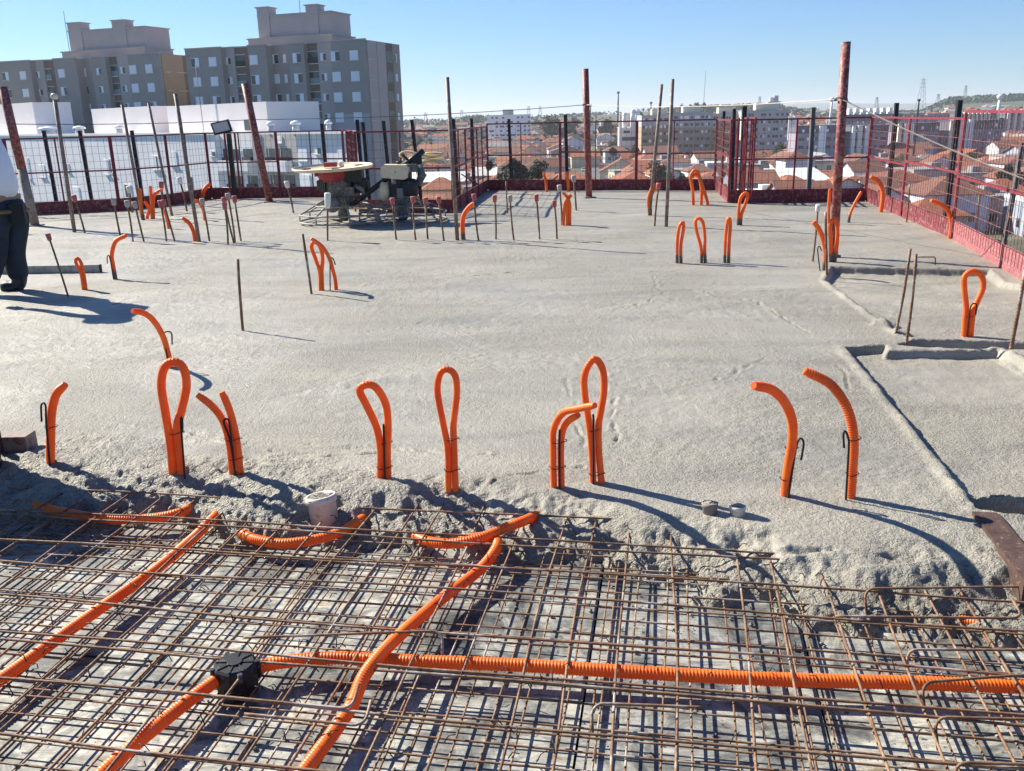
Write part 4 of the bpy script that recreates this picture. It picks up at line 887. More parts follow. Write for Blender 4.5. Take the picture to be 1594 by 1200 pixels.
# ================================================================== WORKER at the left edge, bending to the left
wb = G(6, 456); wY = wb[1]
def wp(px, py, dy=0.0): return tuple(at(px, py, wY + dy))
pt = thing('person', 'worker in white shirt and dark trousers bending away at the left edge', 'person', wb); o = tuple(wb)
def skin(name, verts, edges, radii, mats, root=0, sub=2, matfn=None):
    me = bpy.data.meshes.new(name); me.from_pydata([tuple(np.array(q) - np.array(o)) for q in verts], edges, [])
    ob = bpy.data.objects.new(name, me); COL.objects.link(ob); ob.parent = pt
    md = ob.modifiers.new('skin', 'SKIN'); md.use_smooth_shade = True
    for i, r in enumerate(radii):
        sv = me.skin_vertices[0].data[i]; sv.radius = r if isinstance(r, tuple) else (r, r); sv.use_root = (i == root)
    s = ob.modifiers.new('sub', 'SUBSURF'); s.levels = sub; s.render_levels = sub
    me.materials.append(mats); return ob
S = 1 / (F / (wY * math.cos(PITCH) + H * math.sin(PITCH)))   # metres per photo pixel here
hip = np.array(at(7, 322, wY)); sh = np.array(at(-40, 212, wY - 0.05)); hd = sh + np.array([-0.2, -0.06, 0.08])
fr = wb + np.array([0.10, 0.10, 0.0]); fl = wb + np.array([-0.08, -0.12, 0.0])
kr = np.array(at(20, 392, wY + 0.06)); kl = np.array(at(-6, 398, wY - 0.1))
# body: one continuous skinned figure
bv = [hip, hip + (sh - hip) * 0.45 + np.array([0.03, 0, 0.05]), sh, sh + np.array([-0.08, -0.02, 0.05]), hd, hd + np.array([-0.06, -0.02, 0.1]),
      hip + np.array([0.05, 0.1, -0.06]), kr, fr + np.array([0, 0, 0.1]), fr + np.array([-0.02, 0, 0.03]), fr + np.array([-0.16, -0.02, 0.02]),
      hip + np.array([-0.04, -0.1, -0.06]), kl, fl + np.array([0, 0, 0.1]), fl + np.array([-0.02, 0, 0.03]), fl + np.array([-0.16, -0.02, 0.02]),
      sh + np.array([0.02, 0.19, -0.02]), sh + np.array([-0.06, 0.24, -0.3]), sh + np.array([-0.24, 0.16, -0.48]), sh + np.array([-0.3, 0.14, -0.55]),
      sh + np.array([0.02, -0.19, -0.02]), sh + np.array([-0.08, -0.24, -0.3]), sh + np.array([-0.26, -0.14, -0.48]), sh + np.array([-0.32, -0.12, -0.55])]
be = [(0, 1), (1, 2), (2, 3), (3, 4), (4, 5), (0, 6), (6, 7), (7, 8), (8, 9), (9, 10), (0, 11), (11, 12), (12, 13), (13, 14), (14, 15), (2, 16), (16, 17), (17, 18), (18, 19), (2, 20), (20, 21), (21, 22), (22, 23)]
br = [(0.14, 0.13), (0.14, 0.12), (0.15, 0.12), 0.06, 0.095, 0.085, 0.09, 0.07, 0.05, 0.045, 0.035, 0.09, 0.07, 0.05, 0.045, 0.035, 0.065, 0.05, 0.04, 0.03, 0.065, 0.05, 0.04, 0.03]
skin('body', bv, be, br, MAT['skin'])
skin('shirt', [bv[0] + np.array([0.0, 0, 0.0]), bv[1], bv[2], bv[16], bv[16] * 0.45 + bv[17] * 0.55, bv[20], bv[20] * 0.45 + bv[21] * 0.55], [(0, 1), (1, 2), (2, 3), (3, 4), (2, 5), (5, 6)],
     [(0.185, 0.17), (0.18, 0.155), (0.17, 0.14), 0.085, 0.075, 0.085, 0.075], MAT['shirt'])
skin('trousers', [bv[0] + np.array([0, 0, 0.12]), bv[0], bv[6], bv[7], bv[8] + np.array([0, 0, -0.02]), bv[11], bv[12], bv[13] + np.array([0, 0, -0.02])], [(0, 1), (1, 2), (2, 3), (3, 4), (1, 5), (5, 6), (6, 7)],
     [(0.155, 0.14), (0.165, 0.15), 0.12, 0.095, 0.09, 0.12, 0.095, 0.09], MAT['trousers'])
for f_, k_ in ((fr, kr), (fl, kl)):
    top_ = f_ + (k_ - f_) * 0.5
    skin('rubber_boot', [top_, f_ + np.array([0, 0, 0.12]), f_ + np.array([-0.01, 0, 0.04]), f_ + np.array([-0.17, -0.02, 0.035])], [(0, 1), (1, 2), (2, 3)], [0.08, 0.075, 0.07, 0.055], MAT['boot'])
q = hip + np.array([0.15, -0.08, -0.06]); MB().box(q, (0.1, 0.09, 0.14), 0.3).box(q + np.array([0, -0.01, 0.08]), (0.11, 0.1, 0.03), 0.3).build('tool_pouch', MAT['pouch'], pt, o)
mb = MB(); ring(mb, hip + np.array([0, 0, -0.03]), 0.17, 0.018, 20); mb.build('belt', MAT['brownpouch'], pt, o)
hh = MB(); hh.lathe([(0.13, 0), (0.125, 0.06), (0.09, 0.12), (0.03, 0.145)], hd + np.array([-0.03, -0.01, 0.04]), 16).lathe([(0.165, -0.01), (0.165, 0.0)], hd + np.array([-0.03, -0.01, 0.04]), 16); hh.build('helmet', MAT['capwhite'], pt, o)
for sgn, e in ((1, bv[19]), (-1, bv[23])):   # hands: palm with five bent fingers
    m5 = MB(); m5.box(e + np.array([-0.03, 0, -0.03]), (0.05, 0.075, 0.08), 0.1)
    for k5 in range(4):
        s5 = e + np.array([-0.04, -0.03 + 0.02 * k5, -0.06]); ln = (0.03, 0.036, 0.034, 0.026)[k5]
        m5.tube([s5, s5 + np.array([-0.01, 0, -ln]), s5 + np.array([0.008, 0, -ln * 1.8]), s5 + np.array([0.025, 0, -ln * 2.1])], [0.009, 0.009, 0.008, 0.007], 6)
    s5 = e + np.array([-0.02, -0.04 * sgn, -0.02]); m5.tube([s5, s5 + np.array([-0.015, -0.012 * sgn, -0.03]), s5 + np.array([-0.005, -0.008 * sgn, -0.055])], [0.011, 0.01, 0.008], 6)
    m5.build('hand', MAT['skin'], pt, o)
# ================================================================== LAND, TOWERS, TOWN
FH = F / math.cos(PITCH)
RPX = np.array([-2500, -300, 560, 620, 700, 740, 860, 960, 1060, 1120, 1200, 1270, 1340, 1440, 1490, 1600, 2000, 4000])
RZ = np.array([-2, -2, -4, -4, -2, 2, 0, 2, 7, 8, 9, 2, -4, -4, 7, 8, 6, 4.0])
def terr(x, y):
    x = np.asarray(x, float); y = np.asarray(y, float); d = np.hypot(x, y); px = 797 + FH * np.clip(x / np.maximum(y, 1), -3, 3)
    rz = np.interp(px, RPX, RZ); t = sstep(450, 1600, d)
    z = -18 + (rz + 18 + fbm(x / 260, y / 260, 120, 3) * 5) * t
    z = z - 26 * sstep(1900, 3400, d)
    mt = np.interp(px, [900, 1120, 1250, 1310, 1400, 1520, 1700, 2200], [0, 30, 78, 74, 62, 66, 50, 20])
    return z + sstep(5500, 8200, d) * (mt + fbm(x / 900, y / 900, 140, 3) * 24)
def tz(x, y): return float(terr(x, y))
def on_land(px, py):
    d = ray(px, py); hd_ = math.hypot(d[0], d[1]); Ds = np.geomspace(70, 2600, 600)
    hit = (H + d[2] * Ds / hd_) <= terr(d[0] * Ds / hd_, d[1] * Ds / hd_)
    if hit.any(): return EYE + d * (Ds[int(np.argmax(hit))] / hd_)
    return EYE + d * (2600 / hd_)
def make_land():
    nr, na = 190, 230; rr = np.r_[2, np.geomspace(40, 14000, nr - 1)]; aa = np.radians(np.linspace(-62, 62, na))
    R, A = np.meshgrid(rr, aa, indexing='ij'); X = R * np.sin(A); Y = R * np.cos(A); Z = terr(X, Y)
    idx = np.arange(nr * na).reshape(nr, na)
    q = np.stack([idx[:-1, :-1], idx[:-1, 1:], idx[1:, 1:], idx[1:, :-1]], -1).reshape(-1, 4)[:, ::-1]
    me = bpy.data.meshes.new('terrain'); me.from_pydata(np.stack([X, Y, Z], -1).reshape(-1, 3).tolist(), [], q.tolist()); me.polygons.foreach_set('use_smooth', [True] * len(q))
    m, nt, bs = newmat('land'); c = coords(nt, 'World'); n1 = noise(nt, c, 0.02, 5, 0.6); n2 = noise(nt, c, 0.11, 5, 0.7)
    a = ramp(nt, n1, [(0.35, (0.03, 0.05, 0.02)), (0.5, (0.06, 0.075, 0.035)), (0.62, (0.11, 0.105, 0.06))])
    b = ramp(nt, n2, [(0.4, (0.03, 0.05, 0.02)), (0.55, (0.10, 0.09, 0.055)), (0.68, (0.24, 0.21, 0.18))])
    nt.links.new(mixc(nt, 0.5, a.outputs[0], b.outputs[0]), bs.inputs['Base Color']); bs.inputs['Roughness'].default_value = 0.95
    me.materials.append(m); ob = bpy.data.objects.new('terrain', me); COL.objects.link(ob); tag(ob, 'town land stretching to low hills', kind='structure')
make_land()
CM = {}
def cm(name, col, rough=0.8, var=0.1, scale=0.6, dirt=None, amt=0.0):
    if name not in CM: CM[name] = paint(name, col, rough, var, scale, dirt, amt)
    return CM[name]
GREY = cm('tower_taupe_render', (0.36, 0.315, 0.285), var=0.06); BROWN = cm('tower_brown_render', (0.20, 0.145, 0.105), var=0.06); LGREY = cm('tower_light_render', (0.46, 0.44, 0.44), var=0.05)
MGREY = cm('tower_mid_render', (0.46, 0.41, 0.385), var=0.05); DGREY = cm('tower_dark_render', (0.17, 0.155, 0.155), var=0.05); PINKG = cm('tower_pink_grey_render', (0.50, 0.42, 0.39), var=0.05); OCHRE = cm('tower_ochre_render', (0.36, 0.28, 0.185), var=0.06)
WHITE = cm('white_render', (0.80, 0.79, 0.82), var=0.06); PINKW = cm('pinkish_white_render', (0.82, 0.76, 0.75), var=0.04); SHUT = cm('white_shutter', (0.86, 0.87, 0.89), 0.5, 0.03)
m_, nt_, bs_ = newmat('window_glass'); bs_.inputs['Base Color'].default_value = (0.035, 0.045, 0.055, 1); bs_.inputs['Roughness'].default_value = 0.08; bs_.inputs['Specular IOR Level'].default_value = 0.6; GLASS = m_
m_, nt_, bs_ = newmat('balcony_glass'); bs_.inputs['Base Color'].default_value = (0.16, 0.23, 0.26, 1); bs_.inputs['Roughness'].default_value = 0.1; BGLASS = m_
SILL = cm('pale_sill', (0.6, 0.59, 0.58), var=0.03); DARKIN = cm('dark_interior', (0.03, 0.03, 0.035))
WIN = {}
def winmesh(w, h, kind):
    k = (round(w, 2), round(h, 2), kind)
    if k not in WIN:
        f = MB().bx(-w / 2, w / 2, -0.05, 0.03, -h / 2, h / 2)
        if kind == 'half': f = MB().bx(-w / 2, 0, -0.05, 0.03, -h / 2, h / 2).bx(0, w / 2, -0.03, 0.03, h / 2 - 0.08, h / 2)
        p = MB().bx(0.02, w / 2, -0.02, 0.02, -h / 2, h / 2 - 0.06) if kind == 'half' else MB().bx(-w / 2 + 0.06, w / 2 - 0.06, -0.056, -0.05, -0.02, 0.02)
        s = MB().bx(-w / 2 - 0.08, w / 2 + 0.08, -0.14, 0.02, -h / 2 - 0.1, -h / 2)
        WIN[k] = (f.mesh('window', SHUT), p.mesh('pane', GLASS), s.mesh('sill', SILL))
    return WIN[k]
def window(par, x, y, z, w, h, kind='closed', rz=0, sill=True):
    f, p, s = winmesh(w, h, kind); o = linkcopy(f, 'window', par, (x, y, z), rz, (random.choice((1, -1)) if kind == 'half' else 1, 1, 1))
    if kind == 'half': linkcopy(p, 'pane', o)
    if sill: linkcopy(s, 'sill', o)
def frame_from(pl, pr, top_l, top_r, Dl, Dr):
    A = at(pl, top_l, Dl); B = at(pr, top_r, Dr); return A, B
def tower(name, label, pl, pr, ytl, ytr, Dl, Dr, strips, cols, rowdz, row0, nrows, side_len, roofbox, side, cat='apartment tower', seed=1, lower=None):
    """front wall from pl to pr in the photo; strips (px0, px1, set-back, material); cols (px, kind)"""
    A = at(pl, ytl, Dl); B = at(pr, ytr, Dr); ztop = (A[2] + B[2]) / 2
    d = (B - A)[:2]; W = float(np.hypot(*d)); rz = math.atan2(d[1], d[0]); base = np.array([A[0], A[1], -18.0])
    t = thing(name, label, cat, base, rz); Ht = ztop + 18; ex = np.array([math.cos(rz), math.sin(rz)]); ey = np.array([-ex[1], ex[0]])
    def loc(px, py, off=0):
        r_ = ray(px, py); n = np.array([ey[0], ey[1], 0]); s = ((base + n * off - EYE) @ n) / (r_ @ n); P = EYE + r_ * s - base
        return float(P[:2] @ ex), float(P[2])
    rr = random.Random(seed)
    for (p0, p1, off, m) in strips:
        ym = ytl + (ytr - ytl) * ((p0 + p1) / 2 - pl) / (pr - pl)
        x0 = loc(p0, ym, off)[0]; x1 = loc(p1, ym, off)[0]
        MB().bx(x0, x1, off, 6.0, 0, Ht).build('wall', m, t)
        MB().bx(x0 - 0.05, x1 + 0.05, off - 0.12, off + 0.3, Ht, Ht + 0.18).build('parapet_cap', PINKG, t)
        if lower:
            zz = Ht - lower
            if m is GREY and p0 >= lower_px: MB().bx(x0, x1, off - 0.03, off, 0, zz).build('painted_band', LGREY, t)
    MB().bx(0, W, 6.0, side_len, 0, Ht - 0.02).build('wall', GREY, t)
    for (px, kind, off) in cols:
        ym = row0[0] + (row0[1] - row0[0]) * (px - pl) / (pr - pl); x, z0 = loc(px, ym, off)
        for r_ in range(nrows):
            z = z0 - r_ * rowdz
            if kind == 'w': window(t, x, off - 0.01, z, 1.35, 1.3, 'half' if rr.random() < 0.28 else 'closed')
            elif kind == 's': window(t, x, off - 0.01, z, 0.5, 1.15, 'closed')
            elif kind == 'n': window(t, x, off - 0.01, z, 0.9, 1.0, 'half')
            else:
                b = MB().bx(x - 0.95, x + 0.95, off - 0.02, off + 0.02, z - 0.75, z + 0.75).build('balcony_opening', GLASS, t)
                MB().bx(x - 1.0, x + 1.0, off - 0.16, off - 0.08, z - 0.85, z - 0.1).build('balcony_glass', BGLASS if rr.random() < 0.7 else DARKIN, b)
                MB().bx(x - 1.05, x + 1.05, off - 0.2, off, z - 0.98, z - 0.85).build('balcony_slab', SILL, b); MB().bx(x - 1.0, x + 1.0, off - 0.06, off, z + 0.75, z + 0.86).build('lintel', SILL, b)
    # right flank
    for (y0, y1, off, m) in side: MB().bx(W, W - off, y0, y1, 0, Ht - 0.04).build('wall', m, t)
    for y in side_len * np.array([0.10, 0.28, 0.36, 0.86]):
        for r_ in range(nrows):
            z = loc(pr, row0[1], 0)[1] - r_ * rowdz; w_ = 0.9
            window(t, W + 0.02, y, z, 0.6 if y > side_len * 0.5 else w_, 1.0, 'half' if rr.random() < 0.5 else 'closed', math.pi / 2)
    for r_ in range(nrows):
        z = loc(pr, row0[1], 0)[1] - r_ * rowdz; y = side_len * 0.62
        MB().bx(W - 0.02, W + 0.24, y - 0.9, y + 0.9, z - 0.8, z + 0.8).build('balcony_opening', GLASS, t)
    # plant room on the roof
    for nm, (p0, p1, y0, y1, ya, yb, off, dep) in roofbox:
        x0, z0 = loc(p0, (ya), off); x1, _ = loc(p1, yb, off); z1 = z0
        bb = MB().bx(x0, x1, off, off + dep, Ht - 0.3 if y1 is None else z1 - y1, z1).build(nm, PINKG, t)
        MB().bx(x0 - 0.18, x1 + 0.18, off - 0.18, off + dep + 0.18, z1, z1 + 0.16).build('cornice', PINKG, bb)
    for dx in (0.54,):
        MB().tube([(W * dx, 6.5, Ht), (W * dx, 6.5, Ht + 8.2)], 0.05, 5).build('antenna', MAT['greypost'], t)
    return t, loc, Ht, W
lower_px = 493
tower('apartment_tower', 'nearer taupe apartment tower with brown balcony strips behind the white block', 287, 568, 77, 62, 146, 135,
      [(287, 343, 0, GREY), (343, 363, 1.1, MGREY), (363, 385, 1.4, BROWN), (385, 413, 0, GREY), (413, 447, 1.6, GREY), (447, 472, 0.2, GREY), (472, 493, 1.2, BROWN), (493, 514, 1.0, MGREY), (514, 568, 0, GREY)],
      [(304, 'w', 0), (331, 'w', 0), (355, 'n', 1.1), (373, 'b', 1.4), (395, 'w', 0), (427, 'w', 1.6), (443, 's', 1.6), (462, 'w', 0.2), (487, 'b', 1.2), (503, 'n', 1.0), (522, 'w', 0), (551, 'w', 0)],
      2.8, (98, 85), 6, 10.5, [('plant_room_base', (386, 517, 0, None, 62, 55, 3.2, 6.5)), ('plant_room', (402, 515, 0, None, 26, 24, 3.9, 5.5)), ('vent_turret', (399, 417, 0, None, 13, 12, 3.7, 2.0)), ('vent_turret', (475, 493, 0, None, 9, 8, 3.7, 2.0))],
      [(0.4, 3.0, -0.12, PINKG), (5.6, 8.0, -0.10, BROWN), (3.0, 5.6, -0.2, PINKG)], lower=9.9)
lower_px = 9999
tower('apartment_tower', 'farther taupe apartment tower at the far left with ochre flank', -130, 248, 103, 85, 170, 150,
      [(-130, 46, 0, GREY), (46, 66, 1.1, MGREY), (66, 82, 1.4, BROWN), (82, 117, 0, GREY), (117, 140, 1.6, GREY), (140, 163, 0.2, GREY), (163, 181, 1.2, BROWN), (181, 198, 1.0, MGREY), (198, 248, 0, GREY)],
      [(9, 'w', 0), (36, 'w', 0), (59, 'n', 1.1), (74, 'b', 1.4), (96, 'w', 0), (129, 'w', 1.6), (154, 'n', 0.2), (177, 'b', 1.2), (191, 'n', 1.0), (207, 'w', 0), (232, 'w', 0)],
      2.8, (126, 106), 6, 14.0, [('plant_room_base', (96, 226, 0, None, 82, 78, 3.2, 6.5)), ('plant_room', (107, 226, 0, None, 50, 48, 3.9, 5.5)), ('vent_turret', (104, 124, 0, None, 37, 36, 3.7, 2.0)), ('vent_turret', (173, 193, 0, None, 33, 32, 3.7, 2.0))],
      [(0.3, 5.0, -0.12, OCHRE), (5.0, 8.0, -0.10, BROWN), (8.0, 14.0, -0.2, OCHRE)], seed=4)
# low white block in front of the towers, with roof boxes, vents and balconies
D = 92.0; ANG = math.radians(-43)
bex = np.array([math.cos(ANG), math.sin(ANG)]); bey = np.array([-bex[1], bex[0]]); o = at(335, 250, D).copy(); o[2] = -18.0
def bl(px, py, off=0.0):
    """where the wall plane (set back by off) shows at this point of the photo: local x and height"""
    r_ = ray(px, py); n = np.array([bey[0], bey[1], 0]); P = EYE + r_ * (((o + n * off - EYE) @ n) / (r_ @ n)) - o
    return float(P[:2] @ bex), float(P[2])
def toL(P): q = np.array(P[:2]) - o[:2]; return float(q @ bex), float(q @ bey)
t = thing('white_apartment_block', 'white apartment block with flat roof and balconies behind the left mesh', 'apartment block', o, ANG)
zr = 18.35
for (p0, p1, off, m) in [(-70, 335, 0, WHITE), (335, 393, 0.6, WHITE), (393, 412, 1.6, LGREY), (412, 462, 0.8, LGREY), (462, 557, 0.2, WHITE)]:  # grey of the deepest strip paints in the shadow of the recess
    xb = bl(p1, 230, 8)[0]; pl_ = [(bl(p0, 230, off)[0], off), (bl(p1, 230, off)[0], off), (xb if p1 > 500 else bl(p1, 230, off)[0], 8), (bl(p0, 230, off)[0], 8)]
    MB().add([(q[0], q[1], 0) for q in pl_] + [(q[0], q[1], zr) for q in pl_], [(4, 5, 6, 7), (0, 1, 5, 4), (1, 2, 6, 5), (2, 3, 7, 6), (3, 0, 4, 7)]).build('wall', m, t)
MB().bx(bl(-70, 230)[0], bl(557, 230)[0], -0.15, 0.2, zr, zr + 0.25).build('parapet_cap', WHITE, t)
def boff(px): return 0.6 if 335 < px < 393 else 0.8 if 412 < px < 462 else 0.2 if px > 462 else 0.0
for (px, py, w, h, k) in [(45, 262, 0.8, 2.8, 'closed'), (66, 266, 1.9, 1.6, 'closed'), (76, 262, 0.9, 1.7, 'half'), (106, 260, 0.9, 0.9, 'half'), (166, 260, 1.2, 1.7, 'closed'), (174, 258, 0.8, 1.6, 'half'), (241, 253, 0.9, 1.5, 'closed'), (247, 253, 0.8, 1.4, 'half'),
                          (331, 239, 0.8, 0.5, 'half'), (472, 240, 1.3, 1.1, 'closed'), (495, 234, 0.8, 0.6, 'half'), (530, 238, 0.6, 1.3, 'closed'), (435, 217, 0.9, 0.6, 'closed'), (477, 282, 1.3, 1.1, 'closed'), (500, 277, 0.8, 0.6, 'half'), (534, 281, 0.6, 1.3, 'closed'), (30, 305, 0.9, 0.9, 'half'), (337, 281, 0.7, 0.5, 'half'),
                          (120, 301, 1.9, 1.6, 'closed'), (200, 297, 1.6, 1.5, 'half'), (270, 246, 1.4, 1.4, 'closed'), (295, 285, 1.3, 1.4, 'half')]:
    x, z = bl(px, py, boff(px)); window(t, x, boff(px) - 0.02, z, w, h, k)
for row in range(2):
    for (p0, p1, off) in [(348, 372, 0.6), (379, 394, 0.6), (415, 428, 0.8), (430, 453, 0.8)]:
        x0 = bl(p0 + 3 * row, 240, off)[0]; x1 = bl(p1 + 3 * row, 240, off)[0]; z0 = bl((p0 + p1) / 2, 249 + 41 * row, off)[1]
        bb = MB().bx(x0, x1, off - 0.03, off + 0.02, z0, z0 + 1.05).build('balcony_opening', GLASS, t)
        MB().bx(x0 + 0.1, x1 - 0.1, off - 0.3, off - 0.22, z0 - 0.05, z0 + 0.25).build('balcony_railing', DARKIN, bb)
        MB().bx(x0 - 0.1, x1 + 0.1, off - 0.8, off, z0 - 1.0, z0 - 0.05).build('balcony_front', WHITE, bb)
        MB().bx((x0 * 2 + x1) / 3 - 0.03, (x0 * 2 + x1) / 3 + 0.03, off - 0.06, off - 0.03, z0, z0 + 1.05).build('mullion', SILL, bb)
def rbox(name, p0, p1, pyt, off, dep, m, chamfer=0):
    """box on the roof, its front wall parallel to the block's"""
    x0, z0 = bl(p0, pyt, off); x1, z1 = bl(p1, pyt, off); poly = [(x0, off), (x1, off), (x1, off + dep), (x0, off + dep)]
    if chamfer: poly = [(x0, off), (x1, off), (x1, off + dep), (x0 - chamfer * 0.62, off + dep), (x0 - chamfer * 0.62, off + chamfer)]
    n = len(poly)
    MB().add([(q[0], q[1], zr - 1) for q in poly] + [(q[0], q[1], z1) for q in poly], [tuple(range(n, 2 * n))] + [(i, (i + 1) % n, n + (i + 1) % n, n + i) for i in range(n)]).build(name, m, t)
rbox('rooftop_box', -70, 50, 159, 2.0, 5, PINKW); rbox('rooftop_box', 141, 234, 165, 2.2, 5, PINKW); rbox('rooftop_box', 258, 414, 158, 2.4, 6, PINKW, 2.6)
x0, z0 = bl(381, 203, 2.3); x1, z1 = bl(389, 187, 2.3); MB().bx(x0, x1, 2.3, 2.5, z0, z1).build('window', GLASS, t)
x0 = bl(318, 210, 2)[0]; x1, z1 = bl(304, 98, 2); MB().tube([(x0, 2.0, zr), (x1, 2.0, z1)], 0.035, 5).build('lightning_rod', MAT['greypost'], t)
for k, (px, w) in enumerate([(75, 30), (124, 20), (186, 16), (422, 14), (461, 18), (512, 13)]):
    x, _ = bl(px, 205, 1.0); c = np.array([*(o[:2] + bex * x + bey * 1.0), zr - 18]); r = w / 2 * c[1] / FH; lab = 'white mushroom roof vent on the white block, %s from left' % ['first', 'second', 'third', 'fourth', 'fifth', 'sixth'][k]
    v_ = thing('roof_vent', lab, 'roof vent', c, 0, 'vents on the white block roof'); cc = tuple(c)
    MB().lathe([(r * 0.7, 0), (r * 0.6, 0.75)], c, 14).build('vent_stack', SILL, v_, cc)
    MB().lathe([(r * 0.9, 0.8), (r, 0.86), (r * 0.75, 1.05), (r * 0.2, 1.16)], c, 14).build('vent_hood', SHUT, v_, cc)

# ------------------------------------------------------------------ apartment blocks of the town
FOOT = []; FA = []; FA_ = [None]
def free(x, y, r):
    if len(FOOT) != len(FA): FA[:] = FOOT; FA_[0] = np.array(FOOT)
    a = FA_[0]; return bool(np.all((x - a[:, 0]) ** 2 + (y - a[:, 1]) ** 2 > (r + a[:, 2]) ** 2))
def block(name, label, pl, pr, pyt, Dp, rows, ncol, mats, rz=0.0, depth=14, zb=None, roofs=(), win=True, fins=(), roofm=None, ww=0.9, cat='apartment block', group=None, storey=2.8, top_off=1.6):
    A = at(pl, pyt, Dp); B = at(pr, pyt, Dp); zt = (A[2] + B[2]) / 2; W = float(B[0] - A[0]); base = np.array([A[0], Dp, 0.0]); zb = tz(A[0], Dp) - 1 if zb is None else zb
    base[2] = zb; t = thing(name, label, cat, base, rz, group); Ht = zt - zb; wl, wu, bh = mats
    FOOT.append((float(A[0] + W / 2), Dp + depth / 2, max(W, depth) * 0.55))
    MB().bx(0, W, 0, depth, 0, Ht - bh).build('wall', wl, t)
    MB().bx(-0.02, W + 0.02, -0.03, depth, Ht - bh, Ht).build('upper_wall', wu, t)
    MB().bx(-0.15, W + 0.15, -0.15, depth + 0.15, Ht, Ht + 0.25).build('roof_edge', roofm or wu, t)
    if win:
        f = MB().bx(-ww / 2, ww / 2, -0.06, 0.02, -0.55, 0.55).mesh('window', GLASS); s = MB().bx(-ww / 2, ww / 2, -0.06, 0.02, -0.55, 0.55).mesh('window', SHUT)
        rr = random.Random(int(pl)); gaps = [0.5 + i + (0.18 if i % 3 == 0 else -0.18 if i % 3 == 1 else 0) for i in range(ncol)]
        for r_ in range(rows):
            for g_ in gaps:
                if rr.random() < 0.06: continue
                linkcopy(s if rr.random() < 0.25 else f, 'window', t, (W * g_ / ncol, 0, Ht - top_off - storey * r_))
    for (f0, f1, hh, m, dd) in roofs: MB().bx(W * f0, W * f1, dd, dd + 4, Ht + 0.25, Ht + hh).build('roof_tank_room', m, t)
    for (f0, f1, pro, h0, h1, m) in fins: MB().bx(W * f0, W * f1, -pro, 0.5, Ht * h0, Ht * h1).build('stair_shaft', m, t)
    return t
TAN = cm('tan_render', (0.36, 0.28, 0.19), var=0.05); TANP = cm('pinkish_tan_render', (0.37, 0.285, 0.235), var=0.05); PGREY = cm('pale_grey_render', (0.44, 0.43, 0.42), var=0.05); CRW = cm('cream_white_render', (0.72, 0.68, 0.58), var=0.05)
WHT = cm('bright_white_render', (0.78, 0.78, 0.78), var=0.04); MAUVE = cm('mauve_grey_render', (0.30, 0.265, 0.32), var=0.06); SLATE = cm('slate_roof', (0.12, 0.115, 0.15), var=0.1); CREAMT = cm('cream_tank', (0.62, 0.57, 0.45), var=0.05)
DKB = cm('dark_base_render', (0.16, 0.15, 0.16), var=0.06)
t = block('apartment_block', 'tan five-storey block, left of the three beige blocks mid skyline', 999, 1043, 180, 385, 6, 8, (TAN, PGREY, 4.2), 0.0, roofs=[(0.4, 0.95, 2.6, CREAMT, 3)])
t = block('apartment_block', 'beige block with pinkish lower floors, middle of the three', 1047, 1108, 176, 380, 6, 11, (TANP, PGREY, 5.6), 0.0, roofs=[(0.3, 0.75, 2.8, CREAMT, 3)])
MB().bx(-0.05, at(1108, 230, 380)[0] - at(1047, 230, 380)[0] + 0.05, -0.07, 0, 0, 4.2).build('dark_base', DKB, t)
MB().tube([(12.2, 0.3, 15), (12.9, 0.3, at(1094, 110, 380)[2] + 19)], 0.09, 5).build('lightning_rod', MAT['greypost'], t)
t = block('apartment_block', 'beige block behind the folded panels linking the row', 1108, 1160, 177, 392, 6, 8, (TAN, PGREY, 5.6), 0.0, roofs=[(0.25, 0.7, 2.6, CREAMT, 3)])
t = block('apartment_block', 'rightmost beige block with dark base behind the thick black post', 1163, 1228, 172, 378, 6, 10, (PGREY, PGREY, 5.6), 0.0, roofs=[(0.25, 0.8, 2.9, CREAMT, 3)])
MB().bx(-0.05, at(1228, 230, 378)[0] - at(1163, 230, 378)[0] + 0.05, -0.07, 0, 0, 5.2).build('dark_base', DKB, t)
MB().bx(-0.9, 0, 0, 10, 0, 17.2).build('lit_flank', CRW, t)  # sunlit side put in as a paler colour than the block's walls
t = block('apartment_block', 'small white block with dark band left of the tan block', 968, 999, 199, 400, 5, 4, (WHITE, WHT, 2.5), 0.0, fins=[(-0.14, 0.0, 0.4, 0, 1.35, WHT)], ww=1.3)
MB().bx(0.2, 8.7, -0.08, 0, 9.8, 11.3).build('dark_band', SLATE, t)
for k, (px, py, w) in enumerate([(972, 176, 8), (985, 171, 8), (991, 172, 10)]):
    P = at(px, 200, 402); zt = at(px, py, 402)[2]; r = w / 2 * 402 / FH
    v_ = thing('water_tower', 'white cylindrical water tower above the small white block, %s from left' % ['first', 'second', 'third'][k], 'water tower', (P[0], 402, -8), 0, 'white water towers'); MB().lathe([(r, 0), (r, zt + 8), (r * 0.5, zt + 8.3)], (0, 0, 0), 16).build('tank_wall', WHT, v_); MB().lathe([(r * 1.05, zt + 7), (r * 1.05, zt + 7.3)], (0, 0, 0), 16).build('rim', SILL, v_)
block('apartment_block', 'white slab block far away behind the black post, left of centre', 759, 826, 179, 620, 7, 12, (WHITE, WHITE, 2), 0.0, roofs=[(0.35, 0.6, 3.5, PGREY, 2)], ww=1.5, depth=12)
block('apartment_block', 'white gabled block left of the tall right prop, small', 1226, 1240, 182, 470, 5, 3, (WHITE, WHT, 3), 0.0, fins=[(0.1, 0.35, 0.8, 0, 1.02, WHT), (0.7, 0.95, 0.8, 0, 1.02, WHT)])
